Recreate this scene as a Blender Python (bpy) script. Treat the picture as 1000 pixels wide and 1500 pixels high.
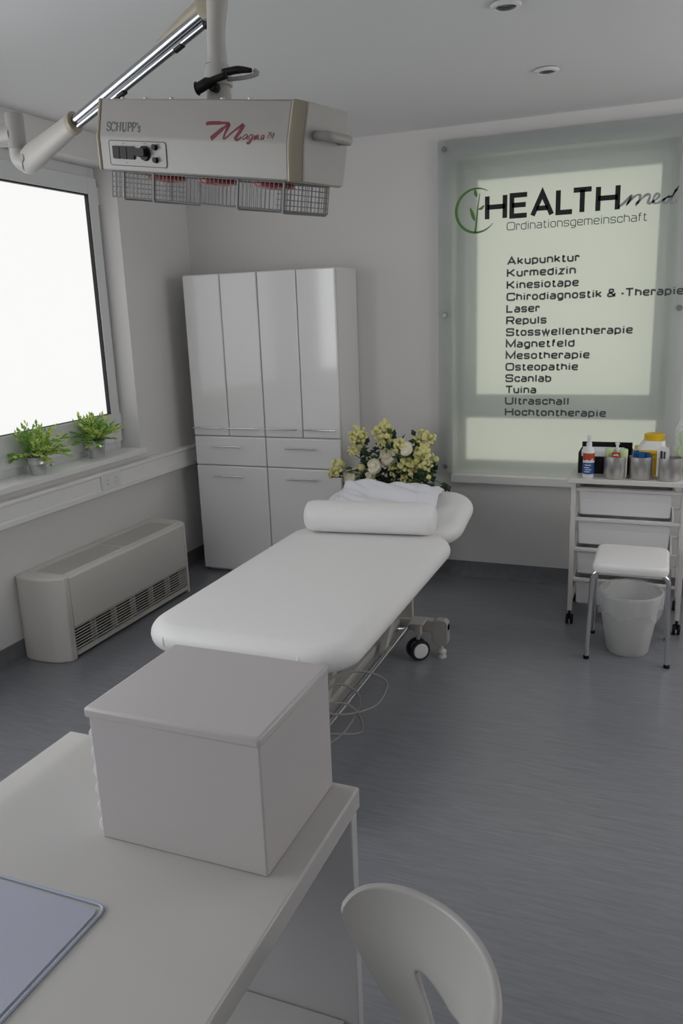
import bpy, bmesh, math, random
from mathutils import Vector, Matrix, noise
PI = math.pi
scene = bpy.context.scene
COL = scene.collection
for o in list(bpy.data.objects):
    bpy.data.objects.remove(o)

# ------------------------------------------------------------------ camera, world, exposure
CAM_H = 1.575
cam_d = bpy.data.cameras.new('camera')
cam_d.sensor_fit = 'VERTICAL'; cam_d.sensor_height = 36.0; cam_d.lens = 36.0 * 1178.68 / 1500.0
cam_d.clip_start = 0.05
cam = bpy.data.objects.new('camera', cam_d); COL.objects.link(cam)
yaw, pitch, roll = (math.radians(a) for a in (-22.134366, -14.056994, -2.069738))
fw = Vector((math.sin(yaw) * math.cos(pitch), math.cos(yaw) * math.cos(pitch), math.sin(pitch)))
r0 = Vector((math.cos(yaw), -math.sin(yaw), 0)); u0 = r0.cross(fw)
rt = math.cos(roll) * r0 + math.sin(roll) * u0
up = -math.sin(roll) * r0 + math.cos(roll) * u0
cam.matrix_world = Matrix(((rt.x, up.x, -fw.x, 0), (rt.y, up.y, -fw.y, 0), (rt.z, up.z, -fw.z, CAM_H), (0, 0, 0, 1)))
scene.camera = cam
world = bpy.data.worlds.new('world'); scene.world = world; world.use_nodes = True
bg = world.node_tree.nodes['Background']
bg.inputs[0].default_value = (0.8, 0.85, 0.9, 1); bg.inputs[1].default_value = 0.6
scene.view_settings.view_transform = 'Standard'
scene.view_settings.look = 'None'
scene.view_settings.exposure = 0.34
scene.view_settings.gamma = 1.0
scene.view_settings.use_curve_mapping = False
WIN_LEFT = 0.72      # daylight coming through the frosted panes
FILL_DESK = 3.1  # glow of the added window beside the desk, out of view
FILL_RIGHT = 2.3  # glow of the added right-wall window, fill for the far half
FILL_REAR = 0.3  # glow of the added window behind the camera, weak front fill
WIN_BACK = 0.55

# ------------------------------------------------------------------ materials
def mat(name, color, rough=0.5, metal=0.0, spec=0.5, coat=0.0, trans=0.0, ior=1.45, emit=None, estr=0.0, bump=0.0, bscale=200, vary=0.0, vscale=6, alpha=1.0):
    m = bpy.data.materials.new(name); m.use_nodes = True
    nt = m.node_tree; b = nt.nodes['Principled BSDF']
    b.inputs['Base Color'].default_value = (*color, 1)
    b.inputs['Roughness'].default_value = rough
    b.inputs['Metallic'].default_value = metal
    b.inputs['Specular IOR Level'].default_value = spec
    b.inputs['Coat Weight'].default_value = coat
    b.inputs['Coat Roughness'].default_value = 0.08
    b.inputs['Transmission Weight'].default_value = trans
    b.inputs['IOR'].default_value = ior
    b.inputs['Alpha'].default_value = alpha
    if emit:
        b.inputs['Emission Color'].default_value = (*emit, 1); b.inputs['Emission Strength'].default_value = estr
    tc = None
    if bump or vary:
        tc = nt.nodes.new('ShaderNodeTexCoord')
    if bump:
        n = nt.nodes.new('ShaderNodeTexNoise'); n.inputs['Scale'].default_value = bscale; n.inputs['Detail'].default_value = 3
        nt.links.new(tc.outputs['Object'], n.inputs['Vector'])
        bp = nt.nodes.new('ShaderNodeBump'); bp.inputs['Strength'].default_value = bump; bp.inputs['Distance'].default_value = 0.002
        nt.links.new(n.outputs['Fac'], bp.inputs['Height']); nt.links.new(bp.outputs['Normal'], b.inputs['Normal'])
    if vary:
        n = nt.nodes.new('ShaderNodeTexNoise'); n.inputs['Scale'].default_value = vscale; n.inputs['Detail'].default_value = 3
        nt.links.new(tc.outputs['Object'], n.inputs['Vector'])
        rp = nt.nodes.new('ShaderNodeValToRGB')
        rp.color_ramp.elements[0].position = 0.3; rp.color_ramp.elements[1].position = 0.7
        rp.color_ramp.elements[0].color = (*[c * (1 - vary) for c in color], 1)
        rp.color_ramp.elements[1].color = (*[min(1, c * (1 + vary)) for c in color], 1)
        nt.links.new(n.outputs['Fac'], rp.inputs['Fac']); nt.links.new(rp.outputs['Color'], b.inputs['Base Color'])
    return m

def vinyl_mat():
    m = bpy.data.materials.new('grey vinyl floor'); m.use_nodes = True
    nt = m.node_tree; b = nt.nodes['Principled BSDF']; L = nt.links.new
    tc = nt.nodes.new('ShaderNodeTexCoord')
    mp = nt.nodes.new('ShaderNodeMapping'); mp.inputs['Scale'].default_value = (4.0, 58.0, 50.0)
    n1 = nt.nodes.new('ShaderNodeTexNoise'); n1.inputs['Scale'].default_value = 1.6; n1.inputs['Detail'].default_value = 5; n1.inputs['Roughness'].default_value = 0.65
    n1.inputs['Distortion'].default_value = 1.0
    L(tc.outputs['Object'], mp.inputs['Vector']); L(mp.outputs['Vector'], n1.inputs['Vector'])
    rp = nt.nodes.new('ShaderNodeValToRGB')
    rp.color_ramp.elements[0].position = 0.3; rp.color_ramp.elements[0].color = (0.205, 0.211, 0.232, 1)
    rp.color_ramp.elements[1].position = 0.68; rp.color_ramp.elements[1].color = (0.282, 0.288, 0.314, 1)
    L(n1.outputs['Fac'], rp.inputs['Fac'])
    L(rp.outputs['Color'], b.inputs['Base Color'])
    b.inputs['Roughness'].default_value = 0.28; b.inputs['Specular IOR Level'].default_value = 0.8
    bp = nt.nodes.new('ShaderNodeBump'); bp.inputs['Strength'].default_value = 0.06; bp.inputs['Distance'].default_value = 0.0005
    L(n1.outputs['Fac'], bp.inputs['Height']); L(bp.outputs['Normal'], b.inputs['Normal'])
    return m

def frosted_window(name, color, strength):
    m = mat(name, (0.12, 0.12, 0.12), 0.4, emit=color, estr=strength)
    return m

def sign_glass():
    m = bpy.data.materials.new('satin sign glass'); m.use_nodes = True
    nt = m.node_tree; nt.nodes.clear(); L = nt.links.new
    out = nt.nodes.new('ShaderNodeOutputMaterial')
    rf = nt.nodes.new('ShaderNodeBsdfRefraction'); rf.inputs['Color'].default_value = (0.955, 0.97, 0.965, 1); rf.inputs['IOR'].default_value = 1.25; rf.inputs['Roughness'].default_value = 0.30
    tp = nt.nodes.new('ShaderNodeBsdfTransparent'); tp.inputs['Color'].default_value = (0.955, 0.97, 0.965, 1)
    gl = nt.nodes.new('ShaderNodeBsdfGlossy'); gl.inputs['Roughness'].default_value = 0.03
    df = nt.nodes.new('ShaderNodeBsdfDiffuse'); df.inputs['Color'].default_value = (0.62, 0.66, 0.65, 1)
    m1 = nt.nodes.new('ShaderNodeMixShader'); m1.inputs[0].default_value = 0.2
    L(rf.outputs[0], m1.inputs[1]); L(tp.outputs[0], m1.inputs[2])
    m3 = nt.nodes.new('ShaderNodeMixShader'); m3.inputs[0].default_value = 0.09
    tl = nt.nodes.new('ShaderNodeBsdfTranslucent'); tl.inputs['Color'].default_value = (0.90, 0.93, 0.93, 1)
    m4 = nt.nodes.new('ShaderNodeMixShader'); m4.inputs[0].default_value = 0.30
    L(m1.outputs[0], m4.inputs[1]); L(tl.outputs[0], m4.inputs[2])
    L(m4.outputs[0], m3.inputs[1]); L(df.outputs[0], m3.inputs[2])
    fr = nt.nodes.new('ShaderNodeFresnel'); fr.inputs['IOR'].default_value = 1.35
    m2 = nt.nodes.new('ShaderNodeMixShader')
    L(fr.outputs[0], m2.inputs[0]); L(m3.outputs[0], m2.inputs[1]); L(gl.outputs[0], m2.inputs[2])
    L(m2.outputs[0], out.inputs['Surface'])
    return m

def film_mat(name, color, opacity, rough=0.25):
    """thin milky plastic film: part see-through, part diffuse"""
    m = bpy.data.materials.new(name); m.use_nodes = True
    nt = m.node_tree; nt.nodes.clear(); L = nt.links.new
    out = nt.nodes.new('ShaderNodeOutputMaterial')
    tp = nt.nodes.new('ShaderNodeBsdfTransparent')
    pr = nt.nodes.new('ShaderNodeBsdfPrincipled'); pr.inputs['Base Color'].default_value = (*color, 1); pr.inputs['Roughness'].default_value = rough
    mx = nt.nodes.new('ShaderNodeMixShader'); mx.inputs[0].default_value = opacity
    L(tp.outputs[0], mx.inputs[1]); L(pr.outputs[0], mx.inputs[2]); L(mx.outputs[0], out.inputs['Surface'])
    return m

def leaf_mat(name, color, thru):
    m = bpy.data.materials.new(name); m.use_nodes = True
    nt = m.node_tree; b = nt.nodes['Principled BSDF']; L = nt.links.new
    b.inputs['Base Color'].default_value = (*color, 1); b.inputs['Roughness'].default_value = 0.4
    tr = nt.nodes.new('ShaderNodeBsdfTranslucent'); tr.inputs['Color'].default_value = (*[min(1, c * 1.25) for c in color], 1)
    mx = nt.nodes.new('ShaderNodeMixShader'); mx.inputs[0].default_value = thru
    L(b.outputs[0], mx.inputs[1]); L(tr.outputs[0], mx.inputs[2]); L(mx.outputs[0], nt.nodes['Material Output'].inputs['Surface'])
    return m

M = dict(
    wall=mat('white wall paint', (0.75, 0.735, 0.725), 0.75, bump=0.15, bscale=350),
    ceil=mat('white ceiling paint', (0.72, 0.725, 0.73), 0.85),
    floor=vinyl_mat(),
    skirt=mat('grey vinyl upstand', (0.17, 0.175, 0.185), 0.45, vary=0.12, vscale=30),
    pvc=mat('white window plastic', (0.74, 0.75, 0.76), 0.3),
    sill=mat('white sill laminate', (0.88, 0.87, 0.86), 0.35),
    rubber=mat('black rubber', (0.012, 0.012, 0.013), 0.5),
    black=mat('black plastic', (0.010, 0.010, 0.011), 0.5, spec=0.25),
    gloss=mat('white gloss lacquer', (0.89, 0.88, 0.885), 0.12, coat=0.5),
    carcass=mat('white cabinet side', (0.76, 0.755, 0.745), 0.35),
    chrome=mat('chrome', (0.72, 0.73, 0.75), 0.12, metal=1),
    armc=mat('dull chrome', (0.36, 0.37, 0.39), 0.2, metal=1),
    steel=mat('brushed steel', (0.66, 0.64, 0.62), 0.36, metal=1),
    dark=mat('dark recess', (0.01, 0.01, 0.01), 0.8),
    beige=mat('beige enamel', (0.74, 0.71, 0.665), 0.45),
    beigedk=mat('beige slats', (0.70, 0.675, 0.63), 0.45),
    vinyl=mat('white upholstery vinyl', (0.90, 0.89, 0.885), 0.42, bump=0.1, bscale=500),
    frame=mat('beige painted steel', (0.46, 0.44, 0.41), 0.4),
    cloth=mat('white cotton', (0.90, 0.90, 0.95), 0.9, bump=0.3, bscale=300),
    desk=mat('white desk laminate', (0.57, 0.555, 0.54), 0.06),
    deskp=mat('grey desk panel', (0.60, 0.59, 0.60), 0.4),
    boxm=mat('white box lacquer', (0.62, 0.59, 0.585), 0.3),
    pad=mat('blue grey desk pad', (0.46, 0.475, 0.575), 0.3),
    padedge=mat('clear blue pad edge', (0.46, 0.52, 0.66), 0.15),
    chair=mat('white moulded plastic', (0.51, 0.50, 0.485), 0.3),
    lamp=mat('cream lamp enamel', (0.30, 0.287, 0.272), 0.35),
    lampend=mat('pale grey lamp end', (0.36, 0.345, 0.325), 0.4),
    cap=mat('yellowed beige plastic', (0.38, 0.335, 0.255), 0.4),
    armw=mat('off white arm plastic', (0.47, 0.455, 0.43), 0.4),
    wire=mat('grey wire', (0.20, 0.20, 0.205), 0.4, metal=0.0),
    red=mat('red infrared bulb', (0.35, 0.05, 0.05), 0.2),
    maroon=mat('maroon print', (0.15, 0.008, 0.02), 0.4),
    ink=mat('black print', (0.012, 0.012, 0.014), 0.4),
    greyink=mat('dark grey print', (0.10, 0.11, 0.11), 0.5),
    midink=mat('grey print', (0.33, 0.34, 0.345), 0.5),
    greenink=mat('green print', (0.10, 0.25, 0.05), 0.5),
    zinc=mat('galvanised pot', (0.66, 0.67, 0.69), 0.32, metal=0.9, vary=0.15, vscale=30),
    soil=mat('dark soil', (0.03, 0.025, 0.02), 0.9),
    leafA=leaf_mat('bright green leaf', (0.20, 0.40, 0.07), 0.45),
    leafB=leaf_mat('yellow green leaf', (0.55, 0.66, 0.17), 0.45),
    leafD=mat('dark rose leaf', (0.018, 0.045, 0.018), 0.5),
    leafE=mat('mid rose leaf', (0.05, 0.11, 0.03), 0.5),
    stem=mat('green stem', (0.10, 0.16, 0.05), 0.6),
    petY=mat('pale yellow petals', (0.74, 0.70, 0.30), 0.6, vary=0.12, vscale=60),
    petC=mat('cream petals', (0.86, 0.80, 0.62), 0.6, vary=0.08, vscale=60),
    vase=mat('grey ceramic', (0.22, 0.22, 0.23), 0.4),
    trolley=mat('white trolley enamel', (0.72, 0.70, 0.67), 0.35),
    basket=mat('white basket plastic', (0.80, 0.79, 0.80), 0.3),
    pocket=mat('clear white plastic', (0.85, 0.85, 0.88), 0.1),
    bin=film_mat('translucent bin plastic', (0.85, 0.85, 0.84), 0.62, 0.35),
    bag=film_mat('thin milky bag', (0.85, 0.85, 0.86), 0.30, 0.18),
    clear=film_mat('clear plastic bag', (0.9, 0.92, 0.92), 0.22, 0.1),
    yellow=mat('yellow plastic', (0.78, 0.50, 0.01), 0.35),
    white=mat('white plastic', (0.82, 0.82, 0.82), 0.35),
    bluelabel=mat('blue label', (0.03, 0.10, 0.30), 0.35),
    redlabel=mat('red label', (0.50, 0.07, 0.03), 0.35),
    blue=mat('blue plastic', (0.02, 0.13, 0.35), 0.4),
    palegreen=mat('pale green plastic', (0.55, 0.72, 0.38), 0.4),
    cable=mat('grey cable', (0.30, 0.29, 0.275), 0.5),
    tyre=mat('grey black tyre', (0.02, 0.02, 0.022), 0.5),
    w1=frosted_window('frosted daylight pane', (1.0, 1.0, 0.99), WIN_LEFT),
    w2=frosted_window('frosted garden pane', (0.98, 1.0, 0.83), WIN_BACK),
    fill_w4=frosted_window('added right fill pane', (1.0, 0.99, 0.98), FILL_RIGHT),  # glowing pane of the added right-wall fill window
    fill_w5=frosted_window('added rear fill pane', (1.0, 0.985, 0.97), FILL_REAR),  # glowing pane of the added fill window behind the camera
    fill_w3=frosted_window('added desk side fill pane', (0.96, 0.98, 1.0), FILL_DESK),  # glowing pane of the added fill window by the desk
    glass=sign_glass(),
    glassedge=mat('green glass edge', (0.42, 0.52, 0.48), 0.2),
    lens=mat('downlight reflector', (0.28, 0.28, 0.28), 0.25, metal=0.6),
)

# ------------------------------------------------------------------ mesh helpers
def B(): return bmesh.new()

def origin_of(o):
    v = Vector((0, 0, 0))
    while o is not None:
        v += o.location; o = o.parent
    return v

def obj(name, bm, m, parent=None, smooth=35, bevel=0, seg=2, local=False, mats=None, subsurf=0, solid=0):
    """link a bmesh (world coordinates unless local) as ONE mesh object"""
    if parent is not None and not local:
        bmesh.ops.translate(bm, vec=-origin_of(parent), verts=bm.verts)
    me = bpy.data.meshes.new(name); bm.normal_update(); bm.to_mesh(me); bm.free()
    for x in (mats or [m]): me.materials.append(x)
    if smooth:
        me.polygons.foreach_set('use_smooth', [True] * len(me.polygons))
        if smooth < 180: me.set_sharp_from_angle(angle=math.radians(smooth))
    o = bpy.data.objects.new(name, me); COL.objects.link(o)
    if parent is not None: o.parent = parent
    if solid:
        md = o.modifiers.new('solid', 'SOLIDIFY'); md.thickness = solid; md.offset = 0
    if bevel:
        md = o.modifiers.new('bevel', 'BEVEL'); md.width = bevel; md.segments = seg; md.limit_method = 'ANGLE'; md.angle_limit = math.radians(40)
        md.harden_normals = False
    if subsurf:
        md = o.modifiers.new('sub', 'SUBSURF'); md.levels = subsurf; md.render_levels = subsurf
    return o

def thing(name, label, cat, loc=(0, 0, 0), group=None, kind=None):
    o = bpy.data.objects.new(name, None); COL.objects.link(o); o.location = loc
    o.empty_display_size = 0.1
    return tag(o, label, cat, group, kind)

def tag(o, label=None, cat=None, group=None, kind=None):
    if label: o['label'] = label
    if cat: o['category'] = cat
    if group: o['group'] = group
    if kind: o['kind'] = kind
    return o

def box(bm, x0, x1, y0, y1, z0, z1):
    vs = [bm.verts.new((x, y, z)) for x in (x0, x1) for y in (y0, y1) for z in (z0, z1)]
    for f in ((0, 1, 3, 2), (4, 6, 7, 5), (0, 4, 5, 1), (2, 3, 7, 6), (0, 2, 6, 4), (1, 5, 7, 3)):
        bm.faces.new([vs[i] for i in f])
    return vs

def prism(bm, pts, axis, a, b):
    """extrude a 2D polygon along axis ('x','y','z') from a to b; pts are the two other coords in order"""
    def P(p, t):
        return {'x': (t, p[0], p[1]), 'y': (p[0], t, p[1]), 'z': (p[0], p[1], t)}[axis]
    A = [bm.verts.new(P(p, a)) for p in pts]; Bv = [bm.verts.new(P(p, b)) for p in pts]
    n = len(pts)
    fs = [bm.faces.new(A), bm.faces.new(Bv[::-1])]
    for i in range(n): fs.append(bm.faces.new((A[i], Bv[i], Bv[(i + 1) % n], A[(i + 1) % n])))
    bmesh.ops.recalc_face_normals(bm, faces=fs)

def tube(bm, pts, r, seg=10, cap=True, closed=False):
    pts = [Vector(p) for p in pts]; n = len(pts)
    rs = r if isinstance(r, (list, tuple)) else [r] * n
    rings = []; ref = None
    for i, p in enumerate(pts):
        if closed: t = pts[(i + 1) % n] - pts[i - 1]
        else: t = pts[min(i + 1, n - 1)] - pts[max(i - 1, 0)]
        t.normalize()
        if ref is None:
            ref = Vector((0, 0, 1)) if abs(t.z) < 0.9 else Vector((1, 0, 0))
        s = t.cross(ref)
        if s.length < 1e-6: s = t.cross(Vector((0.3, 1, 0.2)))
        s.normalize(); u = s.cross(t).normalized(); ref = u
        rings.append([bm.verts.new(p + rs[i] * (math.cos(2 * PI * k / seg) * s + math.sin(2 * PI * k / seg) * u)) for k in range(seg)])
    fs = []
    for i in range(n if closed else n - 1):
        a, b = rings[i], rings[(i + 1) % n]
        for k in range(seg): fs.append(bm.faces.new((a[k], a[(k + 1) % seg], b[(k + 1) % seg], b[k])))
    if cap and not closed:
        fs.append(bm.faces.new(rings[0][::-1])); fs.append(bm.faces.new(rings[-1]))
    bmesh.ops.recalc_face_normals(bm, faces=fs)

def lathe(bm, prof, c=(0, 0, 0), seg=32, axis='z', cap0=True, cap1=True):
    """prof: list of (radius, height) about an axis through c"""
    rings = []
    def P(r, h, a):
        x, y = r * math.cos(a), r * math.sin(a)
        v = {'z': (x, y, h), 'x': (h, x, y), 'y': (x, h, y)}[axis]
        return (v[0] + c[0], v[1] + c[1], v[2] + c[2])
    for r, h in prof: rings.append([bm.verts.new(P(max(r, 1e-4), h, 2 * PI * k / seg)) for k in range(seg)])
    fs = []
    for a, b in zip(rings, rings[1:]):
        for k in range(seg): fs.append(bm.faces.new((a[k], a[(k + 1) % seg], b[(k + 1) % seg], b[k])))
    if cap0: fs.append(bm.faces.new(rings[0][::-1]))
    if cap1: fs.append(bm.faces.new(rings[-1]))
    bmesh.ops.recalc_face_normals(bm, faces=fs)

def rrect(x0, x1, y0, y1, r, n=8):
    pts = []
    for cx, cy, a0 in ((x1 - r, y1 - r, 0), (x0 + r, y1 - r, PI / 2), (x0 + r, y0 + r, PI), (x1 - r, y0 + r, 1.5 * PI)):
        for k in range(n + 1):
            a = a0 + PI / 2 * k / n
            pts.append((cx + r * math.cos(a), cy + r * math.sin(a)))
    return pts

def cushion(bm, x0, x1, y0, y1, z0, z1, rc, re, dome=0.0, n=8, flat_bottom=False):
    """padded slab: rounded plan (corner radius rc), rounded edge of inset re, slightly domed top"""
    rings = []; hz = (z1 - z0) / 2; zm = (z0 + z1) / 2
    K = 12
    for k in range(K + 1):
        ph = -PI / 2 + PI * k / K
        if flat_bottom and ph < 0: ins = re * 0.25 * (1 - math.cos(ph))
        else: ins = re * (1 - math.cos(ph))
        z = zm + hz * math.sin(ph)
        r = max(rc - ins, 0.004)
        rings.append([bm.verts.new((p[0], p[1], z)) for p in rrect(x0 + ins, x1 - ins, y0 + ins, y1 - ins, r, n)])
    cx, cy = (x0 + x1) / 2, (y0 + y1) / 2
    top = rings[-1]
    for s in (0.85, 0.6, 0.3):
        rings.append([bm.verts.new((cx + (v.co.x - cx) * s, cy + (v.co.y - cy) * s, z1 + dome * (1 - s * s))) for v in top])
    fs = []
    m = len(rings[0])
    for a, b in zip(rings, rings[1:]):
        for k in range(m): fs.append(bm.faces.new((a[k], a[(k + 1) % m], b[(k + 1) % m], b[k])))
    fs.append(bm.faces.new(rings[0][::-1])); fs.append(bm.faces.new(rings[-1]))
    bmesh.ops.recalc_face_normals(bm, faces=fs)

def catmull(pts, n=6, closed=False):
    P = [Vector(p) for p in pts]; out = []
    N = len(P)
    for i in range(N if closed else N - 1):
        p0 = P[i - 1] if (i > 0 or closed) else P[0]; p1 = P[i]; p2 = P[(i + 1) % N]
        p3 = P[(i + 2) % N] if (closed or i + 2 < N) else P[-1]
        for k in range(n):
            t = k / n
            out.append(0.5 * ((2 * p1) + (p2 - p0) * t + (2 * p0 - 5 * p1 + 4 * p2 - p3) * t * t + (3 * p1 - p0 - 3 * p2 + p3) * t ** 3))
    if not closed: out.append(P[-1])
    return out

# ---- flat strokes: letters and marks printed on a surface
def stroke(bm, pts, w, put, closed=False, thick=0.0006):
    """ribbon of width w (number or list) along 2D pts; put(x, y, h) gives the 3D point h off the surface"""
    P = [Vector((p[0], p[1])) for p in pts]
    q = [P[0]]
    for p in P[1:]:
        if (p - q[-1]).length > 1e-7: q.append(p)
    P = q; n = len(P)
    if n < 2: return
    W = w if isinstance(w, (list, tuple)) else [w] * n
    if len(W) != n: W = [W[min(int(i * len(W) / n), len(W) - 1)] for i in range(n)]
    Ls, Rs = [], []
    for i in range(n):
        if closed: a, b = (P[i] - P[i - 1]).normalized(), (P[(i + 1) % n] - P[i]).normalized()
        else:
            a = (P[i] - P[i - 1]).normalized() if i else (P[1] - P[0]).normalized()
            b = (P[i + 1] - P[i]).normalized() if i < n - 1 else a
        t = a + b
        if t.length < 1e-5: t = Vector((-a.y, a.x))
        t.normalize(); nrm = Vector((-t.y, t.x))
        c = max(0.35, nrm.dot(Vector((-a.y, a.x))))
        d = nrm * (W[i] / 2 / c)
        Ls.append(P[i] + d); Rs.append(P[i] - d)
    vt = [[bm.verts.new(put(v.x, v.y, thick)) for v in S] for S in (Ls, Rs)]
    vb = [[bm.verts.new(put(v.x, v.y, 0)) for v in S] for S in (Ls, Rs)]
    m = n if closed else n - 1
    fs = []
    for i in range(m):
        j = (i + 1) % n
        fs.append(bm.faces.new((vt[0][i], vt[1][i], vt[1][j], vt[0][j])))
        fs.append(bm.faces.new((vt[0][i], vt[0][j], vb[0][j], vb[0][i])))
        fs.append(bm.faces.new((vt[1][j], vt[1][i], vb[1][i], vb[1][j])))
    if not closed:
        fs.append(bm.faces.new((vt[0][0], vb[0][0], vb[1][0], vt[1][0])))
        fs.append(bm.faces.new((vt[0][-1], vt[1][-1], vb[1][-1], vb[0][-1])))
    return fs

def roundpoly(pts, r, closed=False, n=4):
    P = [Vector(p) for p in pts]; out = []; N = len(P)
    for i in range(N):
        if not closed and i in (0, N - 1): out.append(P[i]); continue
        a, b, c = P[i - 1], P[i], P[(i + 1) % N]
        d1, d2 = (a - b), (c - b)
        k = min(r, d1.length * 0.49, d2.length * 0.49)
        s, e = b + d1.normalized() * k, b + d2.normalized() * k
        for j in range(n + 1):
            t = j / n
            out.append((1 - t) ** 2 * s + 2 * t * (1 - t) * b + t * t * e)
    return out

AS, DS = 1.36, -0.36     # ascender and descender in x-heights
# glyph: (width, is_capital, [(round?, closed?, points)...])
GL = {
 'a': (0.80, 0, [(1, 0, [(0.06, 1), (1, 1), (1, 0)]), (1, 0, [(1, .55), (0, .55), (0, 0), (1, 0)])]),
 'b': (0.82, 0, [(0, 0, [(0, AS), (0, 0)]), (1, 0, [(0, 1), (1, 1), (1, 0), (0, 0)])]),
 'c': (0.76, 0, [(1, 0, [(1, .68), (1, 1), (0, 1), (0, 0), (1, 0), (1, .32)])]),
 'd': (0.82, 0, [(0, 0, [(1, AS), (1, 0)]), (1, 0, [(1, 1), (0, 1), (0, 0), (1, 0)])]),
 'e': (0.82, 0, [(1, 0, [(0, .5), (1, .5), (1, 1), (0, 1), (0, 0), (.97, 0), (.97, .16)])]),
 'f': (0.46, 0, [(1, 0, [(.32, 0), (.32, AS), (1, AS)]), (0, 0, [(0, 1), (.95, 1)])]),
 'g': (0.82, 0, [(1, 0, [(1, 1), (1, DS), (.06, DS)]), (1, 0, [(1, 1), (0, 1), (0, 0), (1, 0)])]),
 'h': (0.80, 0, [(0, 0, [(0, AS), (0, 0)]), (1, 0, [(0, 1), (1, 1), (1, 0)])]),
 'i': (0.14, 0, [(0, 0, [(.5, 1.06), (.5, -.06)]), (0, 0, [(.5, AS + .06), (.5, AS - .1)])]),
 'k': (0.78, 0, [(0, 0, [(0, AS), (0, 0)]), (0, 0, [(.95, 1), (.3, .52), (1, 0)]), (0, 0, [(0, .52), (.34, .52)])]),
 'l': (0.14, 0, [(0, 0, [(.5, AS + .06), (.5, -.06)])]),
 'm': (1.25, 0, [(0, 0, [(0, 1.06), (0, -.06)]), (1, 0, [(0, 1), (1, 1), (1, -.06)]), (0, 0, [(.5, 1), (.5, -.06)])]),
 'n': (0.80, 0, [(0, 0, [(0, 1.06), (0, -.06)]), (1, 0, [(0, 1), (1, 1), (1, -.06)])]),
 'o': (0.82, 0, [(1, 1, [(0, 0), (1, 0), (1, 1), (0, 1)])]),
 'p': (0.82, 0, [(0, 0, [(0, 1.06), (0, DS)]), (1, 0, [(0, 1), (1, 1), (1, 0), (0, 0)])]),
 'r': (0.50, 0, [(0, 0, [(0, 1.06), (0, -.06)]), (1, 0, [(0, 1), (1, 1), (1, .7)])]),
 's': (0.76, 0, [(1, 0, [(.97, .76), (.97, 1), (0, 1), (0, .52), (1, .48), (1, 0), (0.03, 0), (.03, .24)])]),
 't': (0.48, 0, [(1, 0, [(.32, 1.3), (.32, 0), (1, 0), (1, .16)]), (0, 0, [(0, 1), (.95, 1)])]),
 'u': (0.80, 0, [(1, 0, [(0, 1.06), (0, 0), (1, 0)]), (0, 0, [(1, 1.06), (1, -.06)])]),
 'w': (1.2, 0, [(0, 0, [(0, 1.05), (.25, 0), (.5, 1), (.75, 0), (1, 1.05)])]),
 'z': (0.72, 0, [(0, 0, [(0, 1), (.98, 1), (0.02, 0), (1, 0)])]),
 '-': (0.38, 0, [(0, 0, [(0, .5), (1, .5)])]),
 ' ': (0.22, 0, []),
 'A': (1.02, 1, [(0, 0, [(0, -.05), (.5, 1), (1, -.05)]), (0, 0, [(.2, .28), (.8, .28)])]),
 'C': (0.98, 1, [(1, 0, [(1, .7), (1, 1), (0, 1), (0, 0), (1, 0), (1, .3)])]),
 'E': (0.82, 1, [(0, 0, [(1, 1), (0, 1), (0, 0), (1, 0)]), (0, 0, [(0, .52), (.92, .52)])]),
 'H': (0.98, 1, [(0, 0, [(0, 1.06), (0, -.06)]), (0, 0, [(1, 1.06), (1, -.06)]), (0, 0, [(0, .52), (1, .52)])]),
 'K': (0.92, 1, [(0, 0, [(0, 1.06), (0, -.06)]), (0, 0, [(.95, 1), (.32, .52), (1, 0)]), (0, 0, [(0, .52), (.36, .52)])]),
 'L': (0.74, 1, [(0, 0, [(0, 1.06), (0, 0), (1, 0)])]),
 'M': (1.12, 1, [(0, 0, [(0, -.06), (0, 1), (.5, .1), (1, 1), (1, -.06)])]),
 'O': (1.0, 1, [(1, 1, [(0, 0), (1, 0), (1, 1), (0, 1)])]),
 'R': (0.92, 1, [(1, 0, [(0, -.06), (0, 1), (0.02, 1), (1, 1), (1, .45), (0, .45)]), (0, 0, [(.6, .45), (1, -.04)])]),
 'S': (0.92, 1, [(1, 0, [(.98, .74), (.98, 1), (0, 1), (0, .52), (1, .5), (1, 0), (0.02, 0), (.02, .26)])]),
 'T': (0.92, 1, [(0, 0, [(0, 1), (1, 1)]), (0, 0, [(.5, 1), (.5, -.06)])]),
 'U': (0.96, 1, [(1, 0, [(0, 1.06), (0, 0), (1, 0), (1, 1.06)])]),
 '&': (0.92, 1, [(1, 0, [(1, -.02), (.18, .68), (.18, 1), (.72, 1), (.72, .66), (0, .38), (0, 0), (.7, 0), (1, .46)])]),
}
KERN = {('L', 'T'): -.30, ('-', 'T'): -.10, (' ', '-'): -.1, ('T', 'u'): -.12, ('T', 'h'): -.02, ('A', 'L'): -.02, ('E', 'A'): -.04, ('H', 'E'): .03, ('k', 't'): -.04}
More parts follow.
